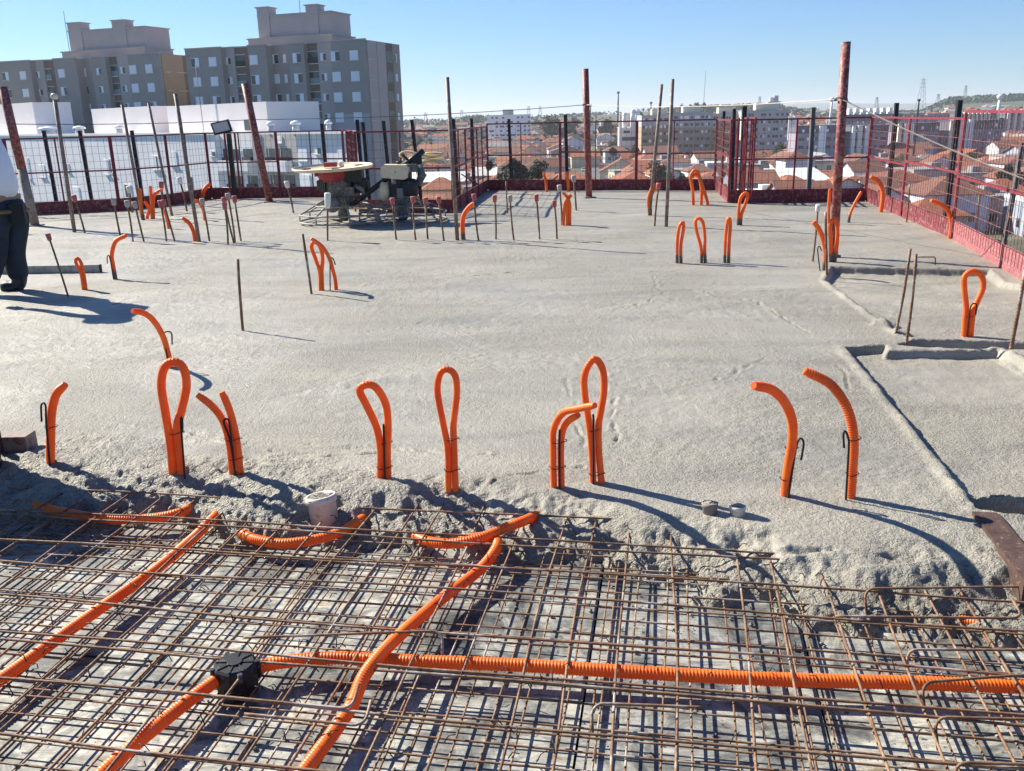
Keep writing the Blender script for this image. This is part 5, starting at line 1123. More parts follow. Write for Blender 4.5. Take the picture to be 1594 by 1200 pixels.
block('apartment_block', 'mauve block with one white shaft left of the tall right prop', 1242, 1312, 196, 330, 3, 10, (MAUVE, SLATE, 2.5), 0.0, fins=[(0.47, 0.62, 1.2, 0, 1.0, WHT)], depth=10)
block('apartment_block', 'mauve block with four white shafts right of the tall right prop', 1325, 1384, 196, 330, 3, 8, (MAUVE, SLATE, 2.5), 0.0, fins=[(0.02, 0.1, 1.2, 0, 1, WHT), (0.17, 0.28, 1.2, 0, 1.02, CRW), (0.36, 0.45, 1.2, 0, 1, WHT), (0.5, 0.54, 1.4, 0, 1.02, WHT)], depth=10)
block('apartment_block', 'mauve block with white shafts before the far black post', 1396, 1463, 192, 345, 3, 9, (MAUVE, SLATE, 3), 0.0, fins=[(0.02, 0.1, 1.2, 0, 1, CRW), (0.17, 0.26, 1.2, 0, 1, WHT), (0.3, 0.38, 1.2, 0, 1, WHT)], depth=10)
block('apartment_block', 'mauve block with white shafts before the near black post', 1478, 1562, 188, 345, 3, 11, (MAUVE, SLATE, 3), 0.0, fins=[(0.0, 0.08, 1.2, 0, 1, CRW), (0.16, 0.24, 1.2, 0, 1, WHT), (0.27, 0.34, 1.2, 0, 1, WHT), (0.36, 0.43, 1.2, 0, 1.03, WHT)], depth=10)
block('apartment_block', 'long low dark-roofed terrace with white tanks on the right skyline', 1318, 1405, 178, 560, 3, 12, (MAUVE, SLATE, 4), 0.0, roofs=[(0.05 + 0.12 * k, 0.1 + 0.12 * k, 3.6, WHT, 1) for k in range(8)], depth=10)
block('apartment_block', 'cream and white fin-fronted terrace on the right skyline', 1492, 1556, 176, 520, 3, 10, (MAUVE, SLATE, 3), 0.0, fins=[(0.02 + 0.1 * k, 0.07 + 0.1 * k, 1.2, 0, 1.04, CRW) for k in range(8)], depth=10)
block('apartment_block', 'second cream fin-fronted terrace at the right edge skyline', 1566, 1640, 172, 520, 3, 10, (MAUVE, SLATE, 3), 0.0, fins=[(0.03 + 0.14 * k, 0.09 + 0.14 * k, 1.2, 0, 1.04, CRW) for k in range(6)], depth=10)
block('hilltop_building', 'stepped grey building with domed top on the ridge right of centre', 1196, 1216, 158, 1150, 4, 5, (MAUVE, PGREY, 4), 0.0, roofs=[(0.15, 0.45, 5, WHT, 1), (0.5, 0.8, 7, MAUVE, 1)], cat='building', ww=1.6)
TERR = []
for k, c in enumerate([(0.36, 0.115, 0.055), (0.27, 0.10, 0.06), (0.40, 0.16, 0.075), (0.22, 0.10, 0.068)]):
    m, nt, bs = newmat('terracotta_tiles'); co = coords(nt, 'Object'); n1 = noise(nt, co, 1.2, 5, 0.7)
    r = ramp(nt, n1, [(0.3, tuple(x * 0.65 for x in c)), (0.7, tuple(x * 1.15 for x in c))]); nt.links.new(r.outputs[0], bs.inputs['Base Color']); bs.inputs['Roughness'].default_value = 0.85
    w = N(nt, 'ShaderNodeTexWave', Scale=1.6); w.bands_direction = 'X'; nt.links.new(co, w.inputs['Vector']); bump(nt, bs, w.outputs['Fac'], 0.7, 0.12); TERR.append(m)
FIBRE = cm('fibre_cement_roof', (0.26, 0.25, 0.25), var=0.25); WMETAL = cm('white_metal_roof', (0.75, 0.74, 0.70), 0.5, 0.05); TEAL = cm('teal_sheet', (0.20, 0.30, 0.31), 0.4, 0.1)
WALLS = [cm('wall_white', (0.68, 0.67, 0.66)), cm('wall_cream', (0.62, 0.54, 0.40)), cm('wall_lilac_white', (0.58, 0.57, 0.66)), cm('wall_pink', (0.55, 0.40, 0.35)), cm('wall_block', (0.34, 0.29, 0.25), var=0.25), cm('wall_yellow', (0.60, 0.47, 0.24)), cm('wall_bluegrey', (0.30, 0.35, 0.42))]
for k, (a_, b_) in enumerate([(1404, 1440), (1444, 1484)]):
    block('terrace_house_row', 'row of orange roofed houses on the right skyline, %s' % ['left one', 'right one'][k], a_, b_, 177, 600, 1, 8, (MAUVE, MAUVE, 1), 0, depth=9, roofm=TERR[1], cat='house row')
def house_parts(W, L, h, rh, kind, ov=0.45):
    """wall, roof and window builders of one house, origin at the front-left corner of its base"""
    wall = MB().bx(0, W, 0, L, -1.5, h); roof = MB(); th = 0.16
    if kind == 'gable_side':   # ridge runs along x
        for s in (0, 1):
            y0, y1 = (-ov, L / 2) if s == 0 else (L + ov, L / 2)
            a, b, c, d = (-ov, y0, h - 0.1), (W + ov, y0, h - 0.1), (W + ov, y1, h + rh), (-ov, y1, h + rh)
            roof.add([a, b, c, d] + [(p[0], p[1], p[2] + th) for p in (a, b, c, d)], [(0, 1, 2, 3), (4, 7, 6, 5), (0, 4, 5, 1), (1, 5, 6, 2), (2, 6, 7, 3), (3, 7, 4, 0)])
        wall.add([(0, 0, h), (0, L, h), (0, L / 2, h + rh), (W, 0, h), (W, L, h), (W, L / 2, h + rh)], [(0, 2, 1), (3, 4, 5)])
    elif kind == 'gable_front':
        for s in (0, 1):
            x0, x1 = (-ov, W / 2) if s == 0 else (W + ov, W / 2)
            a, b, c, d = (x0, -ov, h - 0.1), (x1, -ov, h + rh), (x1, L + ov, h + rh), (x0, L + ov, h - 0.1)
            roof.add([a, b, c, d] + [(p[0], p[1], p[2] + th) for p in (a, b, c, d)], [(0, 1, 2, 3), (4, 7, 6, 5), (0, 4, 5, 1), (1, 5, 6, 2), (2, 6, 7, 3), (3, 7, 4, 0)])
        wall.add([(0, 0, h), (W, 0, h), (W / 2, 0, h + rh), (0, L, h), (W, L, h), (W / 2, L, h + rh)], [(0, 1, 2), (3, 5, 4)])
    elif kind == 'hip':
        i = min(W, L) * 0.42; b4 = [(-ov, -ov, h), (W + ov, -ov, h), (W + ov, L + ov, h), (-ov, L + ov, h)]
        r2 = [(i, L / 2, h + rh), (W - i, L / 2, h + rh)] if W >= L else [(W / 2, i, h + rh), (W / 2, L - i, h + rh)]
        lo = [(p[0], p[1], h - 0.12) for p in b4]
        if W >= L: fs = [(0, 1, 9, 8), (1, 2, 9), (2, 3, 8, 9), (3, 0, 8)]
        else: fs = [(0, 1, 8), (1, 2, 9, 8), (2, 3, 9), (3, 0, 8, 9)]
        roof.add(b4 + lo + r2, fs + [(4, 7, 6, 5), (0, 4, 5, 1), (1, 5, 6, 2), (2, 6, 7, 3), (3, 7, 4, 0)])
    elif kind == 'shed':
        a, b, c, d = (-ov, -ov, h), (W + ov, -ov, h), (W + ov, L + ov, h + rh), (-ov, L + ov, h + rh)
        roof.add([a, b, c, d] + [(p[0], p[1], p[2] + th) for p in (a, b, c, d)], [(3, 2, 1, 0), (4, 5, 6, 7), (0, 1, 5, 4), (1, 2, 6, 5), (2, 3, 7, 6), (3, 0, 4, 7)])
    elif kind == 'barrel':
        n = 8; pts = [(-0.3 + (W + 0.6) * k / n, h + rh * math.sin(math.pi * k / n)) for k in range(n + 1)]
        roof.add([(x, y, z) for y in (-0.2, L) for x, z in pts], [(i, i + 1, n + 2 + i, n + 1 + i) for i in range(n)] + [tuple(range(n + 1)), tuple(reversed(range(n + 1, 2 * n + 2)))])
    else:
        roof.bx(-0.1, W + 0.1, -0.1, L + 0.1, h, h + 0.5)
        roof.bx(W * 0.6, W * 0.85, L * 0.3, L * 0.6, h + 0.5, h + 1.6)
    return wall, roof
def house(label, pl, pr, pyb, pye, pyr, kind, wall, roof, L=9, rz=0.0, nw=2, cat='house', D=None, front=True):
    P = on_land((pl + pr) / 2, pyb) if D is None else at((pl + pr) / 2, pyb, D); Dp = float(P[1])
    A = at(pl, pyb, Dp); B = at(pr, pyb, Dp); W = float(B[0] - A[0]); e = float(at((pl + pr) / 2, pye, Dp)[2]); r = float(at((pl + pr) / 2, pyr, Dp + (L / 2 if kind in ('gable_side', 'hip') else 0))[2])
    zb = float(P[2]); h = max(1.6, e - zb); rh = max(0.5, r - e)
    t = thing('house', label, cat, (A[0], Dp, zb), rz); w, rf = house_parts(W, L, h, rh, kind); w.build('wall', wall, t); rf.build('roof', roof, t)
    FOOT.append((float(A[0] + W / 2), Dp + L / 2, max(W, L) * 0.5))
    for k in range(nw):
        x = W * (k + 0.5) / nw + 0.3 * ((k % 2) - 0.5); z = h * 0.55
        w0 = MB().bx(x - 0.6, x + 0.6, -0.08, 0.02, z - 0.5, z + 0.5).build('window', GLASS if k % 2 else SHUT, t); MB().bx(x - 0.7, x + 0.7, -0.16, 0, z - 0.6, z - 0.5).build('sill', SILL, w0)
    return t
Tq = TERR
for a in [
    ('yellow house with orange gable roof right of the thick black post', 1162, 1185, 262, 250, 237, 'gable_side', WALLS[5], Tq[2], 8, 0.12, 2),
    ('big lilac-white gabled house with two small windows', 1200, 1262, 270, 252, 238, 'gable_front', WALLS[2], Tq[3], 12, 0.0, 4),
    ('white gabled house left of the tall right prop', 1264, 1302, 266, 250, 239, 'gable_front', WALLS[2], FIBRE, 12, 0.0, 2),
    ('house with broad orange hip roof low behind the fence, left one', 1156, 1195, 304, 290, 268, 'hip', WALLS[1], Tq[2], 9, 0.05, 2),
    ('house with smaller orange hip roof beside the white shed', 1193, 1224, 304, 289, 270, 'hip', WALLS[0], Tq[0], 9, -0.1, 2),
    ('white metal-roofed shed below the lilac-white house', 1218, 1296, 300, 285, 268, 'shed', WALLS[1], WMETAL, 16, 0.0, 3),
    ('teal-sided hall wall between orange roofs', 1160, 1204, 274, 259, 255, 'flat', TEAL, FIBRE, 9, 0.0, 0),
    ('teal-grey barrel-roofed warehouse right of the tall right prop', 1310, 1348, 243, 234, 224, 'barrel', TEAL, TEAL, 16, 0.0, 2),
    ('long house with orange roof right of the tall right prop', 1283, 1347, 285, 275, 265, 'gable_side', WALLS[0], Tq[0], 9, 0.04, 4),
    ('lilac-white flat house beside the long orange roof', 1280, 1326, 268, 254, 250, 'flat', WALLS[2], WALLS[0], 10, 0.0, 2),
    ('white balustraded house behind the corner of the right fence', 1350, 1388, 272, 256, 247, 'flat', WALLS[1], WALLS[0], 9, 0.0, 6),
    ('house with orange roof behind the far black post', 1392, 1428, 242, 233, 221, 'gable_side', WALLS[0], Tq[0], 9, -0.06, 2),
    ('white cube house with blue-grey flank at the right fence', 1398, 1415, 252, 238, 233, 'flat', WALLS[0], FIBRE, 7, 0.3, 1),
    ('grey-roofed house with white columns at the right fence', 1424, 1474, 266, 252, 240, 'hip', WALLS[0], FIBRE, 9, 0.0, 4),
    ('low white and cream house below the grey-roofed one', 1388, 1452, 284, 268, 262, 'flat', WALLS[1], FIBRE, 8, 0.0, 5),
    ('house with small orange roof behind the middle upright', 1438, 1486, 246, 240, 230, 'hip', WALLS[1], Tq[2], 9, 0.0, 2),
    ('house with wide orange hip roof and blue-grey wall at right', 1488, 1546, 250, 241, 229, 'hip', WALLS[6], Tq[0], 11, 0.0, 2),
    ('house with orange roof above the wide hip roof at right', 1490, 1552, 235, 228, 219, 'gable_side', WALLS[4], Tq[2], 10, 0.0, 3),
    ('grey house under slanted orange roof at right fence', 1505, 1572, 284, 268, 255, 'shed', WALLS[6], Tq[0], 10, 0.35, 2),
    ('cream house with tall orange roof at the right edge', 1556, 1594, 248, 232, 217, 'gable_side', WALLS[1], Tq[0], 10, -0.3, 2),
    ('house with dark tile roof low at right by the pink toe board', 1460, 1530, 318, 300, 284, 'shed', WALLS[4], FIBRE, 12, 0.2, 2),
    ('house with orange roof low at the right edge', 1500, 1590, 345, 330, 308, 'gable_side', WALLS[6], Tq[0], 9, 0.25, 2),
    ('white low houses by the corner of the right fence', 1384, 1440, 308, 294, 284, 'gable_side', WALLS[0], WMETAL, 8, 0.1, 3),
    ('beige house with brown-edged roof left of the slanted poles', 934, 1000, 282, 268, 248, 'gable_front', WALLS[1], Tq[3], 13, -0.12, 3),
    ('grey-white house with gable to the camera before the slanted poles', 955, 1018, 296, 281, 263, 'gable_front', WALLS[2], Tq[3], 10, -0.05, 2),
    ('small house with orange roof below the middle beige block', 1079, 1102, 260, 252, 239, 'gable_side', WALLS[6], Tq[0], 8, 0.0, 1),
    ('pinkish flat house behind the white picket balustrade', 1056, 1076, 266, 250, 246, 'flat', WALLS[3], WALLS[3], 7, 0.0, 1),
    ('grey flat-roofed house behind the conduit arch', 1046, 1108, 282, 266, 260, 'flat', WALLS[4], FIBRE, 9, 0.0, 4),
    ('house with bright orange roof in the middle of the left town', 842, 862, 248, 240, 226, 'gable_side', WALLS[0], Tq[2], 9, 0.2, 1),
    ('blue-grey shed wall behind the black post at back', 850, 884, 280, 258, 254, 'flat', WALLS[6], FIBRE, 9, 0.0, 0),
    ('pale house row left of the dark tree', 760, 790, 245, 228, 220, 'gable_side', WALLS[2], FIBRE, 9, 0.0, 3),
    ('long beige building below the dark round trees', 858, 936, 224, 212, 205, 'flat', WALLS[1], WALLS[3], 12, 0.0, 10),
    ('pale-roofed warehouse behind the second trowel', 622, 722, 308, 284, 274, 'shed', WALLS[4], WMETAL, 16, 0.0, 0),
    ('pale-roofed shed at the receding mesh', 735, 772, 296, 274, 264, 'shed', WALLS[4], WMETAL, 12, 0.0, 1),
    ('small white house with square window by the receding mesh', 724, 742, 300, 284, 278, 'flat', WALLS[0], SHUT, 7, 0.0, 1),
    ('house with orange hip roof left of the trowel handle', 626, 660, 246, 240, 227, 'hip', WALLS[1], Tq[2], 10, 0.0, 2),
    ('house with orange roof between thin pole and receding mesh', 720, 738, 250, 243, 230, 'gable_side', WALLS[3], Tq[0], 9, 0.1, 1),
]: house(*a)
# houses filling the streets between: plain ones, a few pixels each
rr = random.Random(21)
PROT = []
for kind in ('gable_side', 'gable_front', 'hip', 'hip', 'gable_side', 'flat'):
    for v_ in range(4):
        W, L, h, rh = 9, 9, 3.2 + 1.6 * (v_ % 2), 2.0; w, rf = house_parts(W, L, h, rh if kind != 'shed' else 1.0, kind)
        wi = rr.choice(WALLS[:5] + [WALLS[0], WALLS[2], WALLS[6]]); ri = rr.choice(TERR) if kind not in ('flat', 'shed') else rr.choice([FIBRE, FIBRE, WMETAL, WALLS[0]])
        mb = MB(); mb.add(w.v, w.f, 0); mb.add(rf.v, rf.f, 1)
        for x in (1.8, 4.6, 7.2): mb.bx(x - 0.6, x + 0.6, -0.1, 0.05, 1.2, 2.4, 2)
        for y in (2.5, 6.5): mb.bx(-0.1, 0.05, y - 0.6, y + 0.6, 1.2, 2.4, 2); mb.bx(9 - 0.05, 9.1, y - 0.6, y + 0.6, 1.2, 2.4, 2)
        PROT.append((mb.mesh('town_house', [wi, ri, GLASS]), kind, v_))
ROAD = [(8.5, 90), (14, 150), (26, 270), (38, 420), (50, 620)]
def near_road(x, y):
    for (x0, y0), (x1, y1) in zip(ROAD[:-1], ROAD[1:]):
        t_ = max(0, min(1, ((x - x0) * (x1 - x0) + (y - y0) * (y1 - y0)) / ((x1 - x0) ** 2 + (y1 - y0) ** 2)))
        if math.hypot(x - x0 - t_ * (x1 - x0), y - y0 - t_ * (y1 - y0)) < 7.5: return True
    return False
lab = {'gable_side': 'small gabled house packed among the roofs of the town', 'gable_front': 'small house with its gable to the camera in the packed town', 'hip': 'small hip-roofed house packed among the roofs of the town', 'flat': 'small flat-roofed house packed among the roofs of the town', 'shed': 'small lean-to roofed house packed among the roofs of the town'}
PLAIN = []; cnt = 0; far = MB(); FARM = [WALLS[0], WALLS[1], WALLS[4], TERR[0], TERR[1], FIBRE]; tries = 0; nfar = 0
while (cnt < 250 or nfar < 620) and tries < 9000:
    tries += 1; d = 140 + 900 * rr.random() ** (1.0 if cnt >= 250 else 1.3); px = rr.uniform(585, 1700); x = (px - 797) / FH * d; y = d
    ang = rr.choice([0.0, 0.0, 0.12, -0.12, 1.57]) + rr.uniform(-0.05, 0.05)
    if not free(x, y, 4.6) or near_road(x, y): continue
    z = tz(x, y); FOOT.append((x, y, 4.7))
    if cnt < 250 and d < 520:
        me, kind, v_ = rr.choice(PROT); o_ = bpy.data.objects.new('town_house', me); COL.objects.link(o_); o_.rotation_euler = (0, 0, ang); s = rr.uniform(0.8, 1.25)
        o_.scale = (s * rr.uniform(0.85, 1.2), s, rr.uniform(0.85, 1.25)); c_, s_ = math.cos(ang), math.sin(ang); o_.location = (x - 4.5 * c_ + 4.5 * s_, y - 4.5 * s_ - 4.5 * c_, z)
        PLAIN.append((px, d, o_, kind, me)); cnt += 1
    elif d > 330:
        w, rf = house_parts(rr.uniform(8, 14), 9, rr.uniform(3, 6.5), 2.0, rr.choice(['gable_side', 'hip', 'gable_front', 'flat'])); wi = rr.choice([0, 0, 1, 2]); ri = rr.choice([3, 3, 4, 5])
        far.add([(a + x, b + y, c + z) for a, b, c in w.v], w.f, wi); far.add([(a + x, b + y, c + z) for a, b, c in rf.v], rf.f, ri); nfar += 1
tag(far.build('far_houses', FARM), 'mass of far houses climbing the low hills', 'houses', kind='stuff')
# street running away through the town, with parked cars
mb = MB(); mk_ = MB(); asph = cm('asphalt', (0.12, 0.115, 0.115)); 
for (x0, y0), (x1, y1) in zip(ROAD[:-1], ROAD[1:]):
    dx, dy = x1 - x0, y1 - y0; l = math.hypot(dx, dy); nx, ny = -dy / l * 4.5, dx / l * 4.5
    mb.add([(x0 + nx, y0 + ny, tz(x0, y0) + 0.3), (x0 - nx, y0 - ny, tz(x0, y0) + 0.3), (x1 - nx, y1 - ny, tz(x1, y1) + 0.3), (x1 + nx, y1 + ny, tz(x1, y1) + 0.3)], [(0, 1, 2, 3)])
tag(mb.build('road', asph), 'grey street running away through the town', kind='structure')
ORD = ['first', 'second', 'third', 'fourth', 'fifth', 'sixth', 'seventh', 'eighth', 'ninth', 'tenth', 'eleventh', 'twelfth', 'thirteenth', 'fourteenth', 'fifteenth', 'sixteenth', 'seventeenth', 'eighteenth', 'nineteenth', 'twentieth',
       'twenty-first', 'twenty-second', 'twenty-third', 'twenty-fourth', 'twenty-fifth', 'twenty-sixth', 'twenty-seventh', 'twenty-eighth', 'twenty-ninth', 'thirtieth']
def where(px):
    for lim, w in ((640, 'left of the trowel handle'), (715, 'behind the second trowel'), (760, 'behind the receding mesh'), (840, 'below the white slab block'), (915, 'left of the middle red prop'), (1000, 'between middle red prop and slanted poles'),
                   (1110, 'below the beige blocks'), (1160, 'behind the folded panels'), (1240, 'right of the folded panels'), (1310, 'left of the tall right prop'), (1390, 'right of the tall right prop'), (1470, 'between the right black posts'), (1545, 'right of the near black post'), (9999, 'at the right edge')):
        if px < lim: return w
WN = {'wall_white': 'white', 'wall_cream': 'cream', 'wall_lilac_white': 'lilac-white', 'wall_pink': 'pink', 'wall_block': 'bare-block', 'wall_yellow': 'yellow', 'wall_bluegrey': 'blue-grey'}
KN = {'gable_side': 'gabled house', 'gable_front': 'front-gabled house', 'hip': 'hip-roofed house', 'flat': 'flat-roofed house', 'shed': 'lean-to house'}
byd = {}
for (px, d, o_, kind, me) in PLAIN:
    byd.setdefault(WN[me.materials[0].name.split('.')[0]] + ' ' + KN[kind] + ' ' + where(px), []).append((d, o_))
for k, L in byd.items():
    L.sort(key=lambda q: q[0])
    for i, (d, o_) in enumerate(L): tag(o_, k + (', nearest' if i == 0 else ', %s nearest' % ORD[i]) if len(L) > 1 else k, 'house', 'plain houses of the town')
def car_meshes(col):
    prof = [(-2.0, 0.35), (-2.05, 0.75), (-1.6, 0.9), (-0.9, 1.0), (-0.35, 1.42), (0.95, 1.45), (1.6, 1.0), (2.0, 0.92), (2.05, 0.4)]
    b = MB(); n = len(prof); b.add([(x, y, z) for y in (-0.82, 0.82) for x, z in prof], [tuple(range(n)), tuple(reversed(range(n, 2 * n)))] + [(i, n + i, n + (i + 1) % n, (i + 1) % n) for i in range(n)])
    g = MB(); gp_ = [(-0.82, 1.02), (-0.36, 1.36), (0.9, 1.38), (1.45, 1.02)]
    g.add([(x, y, z) for y in (-0.835, 0.835) for x, z in gp_], [(0, 1, 2, 3), (7, 6, 5, 4)]); g.add([(-0.93, -0.7, 1.02), (-0.93, 0.7, 1.02), (-0.4, 0.65, 1.42), (-0.4, -0.65, 1.42), (1.6, -0.7, 1.04), (1.6, 0.7, 1.04), (1.02, 0.65, 1.44), (1.02, -0.65, 1.44)], [(0, 1, 2, 3), (7, 6, 5, 4)])
    w = MB(); w.lathe([(0.32, -0.1), (0.32, 0.1)], (0, 0, 0), 12); w.v = [(x, z, y) for x, y, z in w.v]
    return b.mesh('body', col), g.mesh('window_glass', GLASS), w.mesh('wheel', MAT['black'])
CARC = [('white', cm('car_white', (0.75, 0.75, 0.75), 0.3, 0.02)), ('silver', cm('car_silver', (0.4, 0.41, 0.42), 0.3, 0.02)), ('dark', cm('car_dark', (0.03, 0.03, 0.035), 0.3, 0.02)), ('red', cm('car_red', (0.4, 0.03, 0.03), 0.3, 0.02))]
CARM = [car_meshes(c[1]) for c in CARC]
def car(ci, x, y, rz, lab_, grp):
    t = thing('parked_car', lab_, 'car', (x, y, tz(x, y) + 0.32), rz, grp); b, g, w = CARM[ci]; linkcopy(b, 'body', t); linkcopy(g, 'window_glass', t)
    for a_ in (-1.3, 1.3):
        for b_ in (-0.75, 0.75): linkcopy(w, 'wheel', t, (a_, b_, 0.32))
seen = set()
for k in range(26):
    s_ = 0.1 + 0.86 * k / 26; L = s_ * (len(ROAD) - 1); i = int(L); f = L - i; x = ROAD[i][0] + (ROAD[i + 1][0] - ROAD[i][0]) * f; y = ROAD[i][1] + (ROAD[i + 1][1] - ROAD[i][1]) * f
    an = math.atan2(ROAD[i + 1][1] - ROAD[i][1], ROAD[i + 1][0] - ROAD[i][0]); sd = 3.3 if k % 2 else -3.3; ci = rr.choice([0, 0, 1, 2, 2, 3])
    car(ci, x - math.sin(an) * sd, y + math.cos(an) * sd, an, '%s car parked along the street through the town, %s in line from the camera' % (CARC[ci][0], ORD[k]), '%s cars parked along the street' % CARC[ci][0])
for k, (px, py) in enumerate([(668, 300), (680, 303), (690, 297), (700, 303), (676, 292), (722, 305), (1575, 300), (1530, 305)]):
    P = on_land(px, py); ci = [0, 1, 0, 0, 2, 0, 0, 1][k]; car(ci, float(P[0]), float(P[1]), 0.3 * k, '%s car in the yard, %s of the yard cars, %s' % (CARC[ci][0], ORD[k], 'below the warehouse behind the trowel' if px < 1000 else 'beyond the right fence'), '%s cars in the yards, %s' % (CARC[ci][0], 'left' if px < 1000 else 'right'))

# ------------------------------------------------------------------ trees
LEAF = []
for k, c in enumerate([(0.022, 0.045, 0.016), (0.04, 0.07, 0.022), (0.07, 0.09, 0.03)]):
    m, nt, bs = newmat('foliage'); co = coords(nt, 'World'); n1 = noise(nt, co, 1.5, 4, 0.7); r = ramp(nt, n1, [(0.3, tuple(x * 0.6 for x in c)), (0.7, tuple(x * 1.5 for x in c))]); nt.links.new(r.outputs[0], bs.inputs['Base Color']); bs.inputs['Roughness'].default_value = 0.7; LEAF.append(m)
BARK = cm('bark', (0.09, 0.065, 0.045), scale=3, var=0.3)
def crown_mesh(seed, kind, nleaf=2200, ls=0.058):
    """unit crown: radius about 1, built of leaf faces on uneven clumps"""
    q = random.Random(seed); mb = MB(); cl = []
    for i in range(11):
        a = q.uniform(0, 6.28); r = q.uniform(0.15, 0.72); cl.append((r * math.cos(a), r * math.sin(a), q.uniform(-0.35, 0.6) * (0.45 if kind == 'flat' else 1.0), q.uniform(0.24, 0.46)))
    for i in range(nleaf):
        c = q.choice(cl); v = Vector((q.gauss(0, 1), q.gauss(0, 1), q.gauss(0, 1))).normalized() * c[3] * (q.random() ** 0.35)
        p = Vector(c[:3]) + Vector((v.x, v.y, v.z * (0.55 if kind == 'flat' else 0.85))); s = ls * q.uniform(0.6, 1.5)
        a = Vector((q.gauss(0, 1), q.gauss(0, 1), q.gauss(0, 1))).normalized(); b = a.orthogonal().normalized()
        mb.add([p - a * s, p + b * s * 0.7, p + a * s, p - b * s * 0.7], [(0, 1, 2, 3)])
    return mb
CROWN = [[crown_mesh(31 + i, k).mesh('crown', LEAF[li]) for i in range(2)] for k, li in (('round', 0), ('round', 1), ('flat', 0), ('round', 2))]
TRUNK = []
for i in range(2):
    q = random.Random(50 + i); mb = MB(); mb.tube([(0, 0, -0.3), (0.01, 0, 0.25), (0.02, 0.02, 0.5), (0.03, 0.0, 0.8)], [0.05, 0.04, 0.03, 0.015], 7)
    for k in range(6):
        a = k * 1.05 + q.random(); z = 0.38 + 0.06 * k; mb.tube([(0.015, 0.01, z), (0.18 * math.cos(a), 0.18 * math.sin(a), z + 0.14), (0.36 * math.cos(a), 0.36 * math.sin(a), z + 0.24)], [0.025, 0.016, 0.006], 5)
    TRUNK.append(mb.mesh('trunk', BARK))
def tree(label, px, pyb, pyt, wpx, kind, D=None, group='trees of the town'):
    P = on_land(px, pyb) if D is None else at(px, pyb, D); y = float(P[1]); zt = float(at(px, pyt, y)[2]); zb = tz(P[0], y) if D is None else min(float(P[2]), tz(P[0], y)); h = max(2.5, zt - zb); rw = wpx / 2 * y / FH
    t = thing('tree', label, 'tree', (P[0], y, zb), rr.uniform(0, 6), group); ch = min(h * 0.5, rw * (0.6 if kind == 2 else 1.1))
    linkcopy(rr.choice(CROWN[kind]), 'crown', t, (0, 0, h - ch * 0.85), 0, (rw, rw, ch)); linkcopy(rr.choice(TRUNK), 'trunk', t, (0, 0, 0), 0, (h * 0.8, h * 0.8, h * 0.95)); FOOT.append((float(P[0]), y, rw * 0.6))
for a in [('big dark tree with round crown behind the black post, left half', 858, 226, 181, 44, 0), ('big dark tree with round crown behind the black post, right half', 886, 226, 183, 40, 0),
          ('wide dark tree before the back fence, left of a smaller one', 806, 296, 245, 60, 0, 112), ('smaller dark tree before the back fence, right of the wide one', 836, 292, 249, 40, 0, 118),
          ('bushy dark tree low by the mesh corner', 782, 306, 262, 46, 0, 108), ('pale green shrub left of the wide dark tree', 765, 290, 248, 22, 3, 122),
          ('dark tree left of the small white block', 948, 224, 184, 40, 0), ('small tree beside the white water towers', 994, 212, 170, 16, 0), ('round tree below the small white block, left', 955, 256, 228, 18, 0), ('round tree below the small white block, right', 977, 252, 230, 14, 0),
          ('dark round tree on the slope left, at trowel handle', 678, 216, 203, 18, 0), ('dark tree by the black post near the trowel handle', 652, 220, 209, 12, 0), ('broad tree on the left ridge', 743, 198, 178, 22, 1),
          ('dark trees right of the street', 935, 250, 232, 20, 0), ('green bush low behind the right back mesh', 1248, 304, 290, 20, 3), ('green bush beyond the right fence', 1437, 322, 306, 20, 1),
          ('small tree right of the barrel-roofed warehouse', 1360, 262, 254, 14, 0), ('tree by the yellow house', 1196, 272, 260, 20, 1), ('tree in the far right yards', 1580, 300, 286, 18, 1), ('tree behind the white slab block', 836, 200, 186, 20, 1)]: tree(*a)
for k in range(16):
    px = 1062 + 8.5 * k + rr.uniform(-3, 3) if k < 8 else 930 + rr.uniform(0, 60) + (k - 8) * 20; D_ = rr.uniform(900, 1250); yt = float(np.interp(px, [930, 990, 1060, 1090, 1120, 1180, 1300], [186, 184, 166, 161, 163, 166, 170])) + rr.uniform(-3, 4)
    tree('dark tree on the ridge skyline, %s of the line' % ORD[k], px, yt + 20, yt, rr.uniform(12, 22), 0, D_, 'trees along the ridge')
gk = {}
for (px, d) in sorted([(rr.uniform(600, 1680), rr.uniform(170, 700)) for k in range(190)], key=lambda q: q[1]):
    x = (px - 797) / FH * d
    if not free(x, d, 3.5) or near_road(x, d): continue
    r = rr.uniform(2.2, 4.2); h = rr.uniform(4.5, 8.5); t = thing('tree', 'small garden tree %s, %s one from the camera' % (where(px), ORD[gk.setdefault(where(px), -1) + 1]), 'tree', (x, d, tz(x, d)), rr.uniform(0, 6), 'garden trees'); gk[where(px)] += 1; kd = rr.choice([0, 1, 1, 3])
    linkcopy(rr.choice(CROWN[kd]), 'crown', t, (0, 0, h - r * 0.8), 0, (r, r, r)); linkcopy(rr.choice(TRUNK), 'trunk', t, (0, 0, 0), 0, (h * 0.8, h * 0.8, h * 0.9)); FOOT.append((x, d, 3))
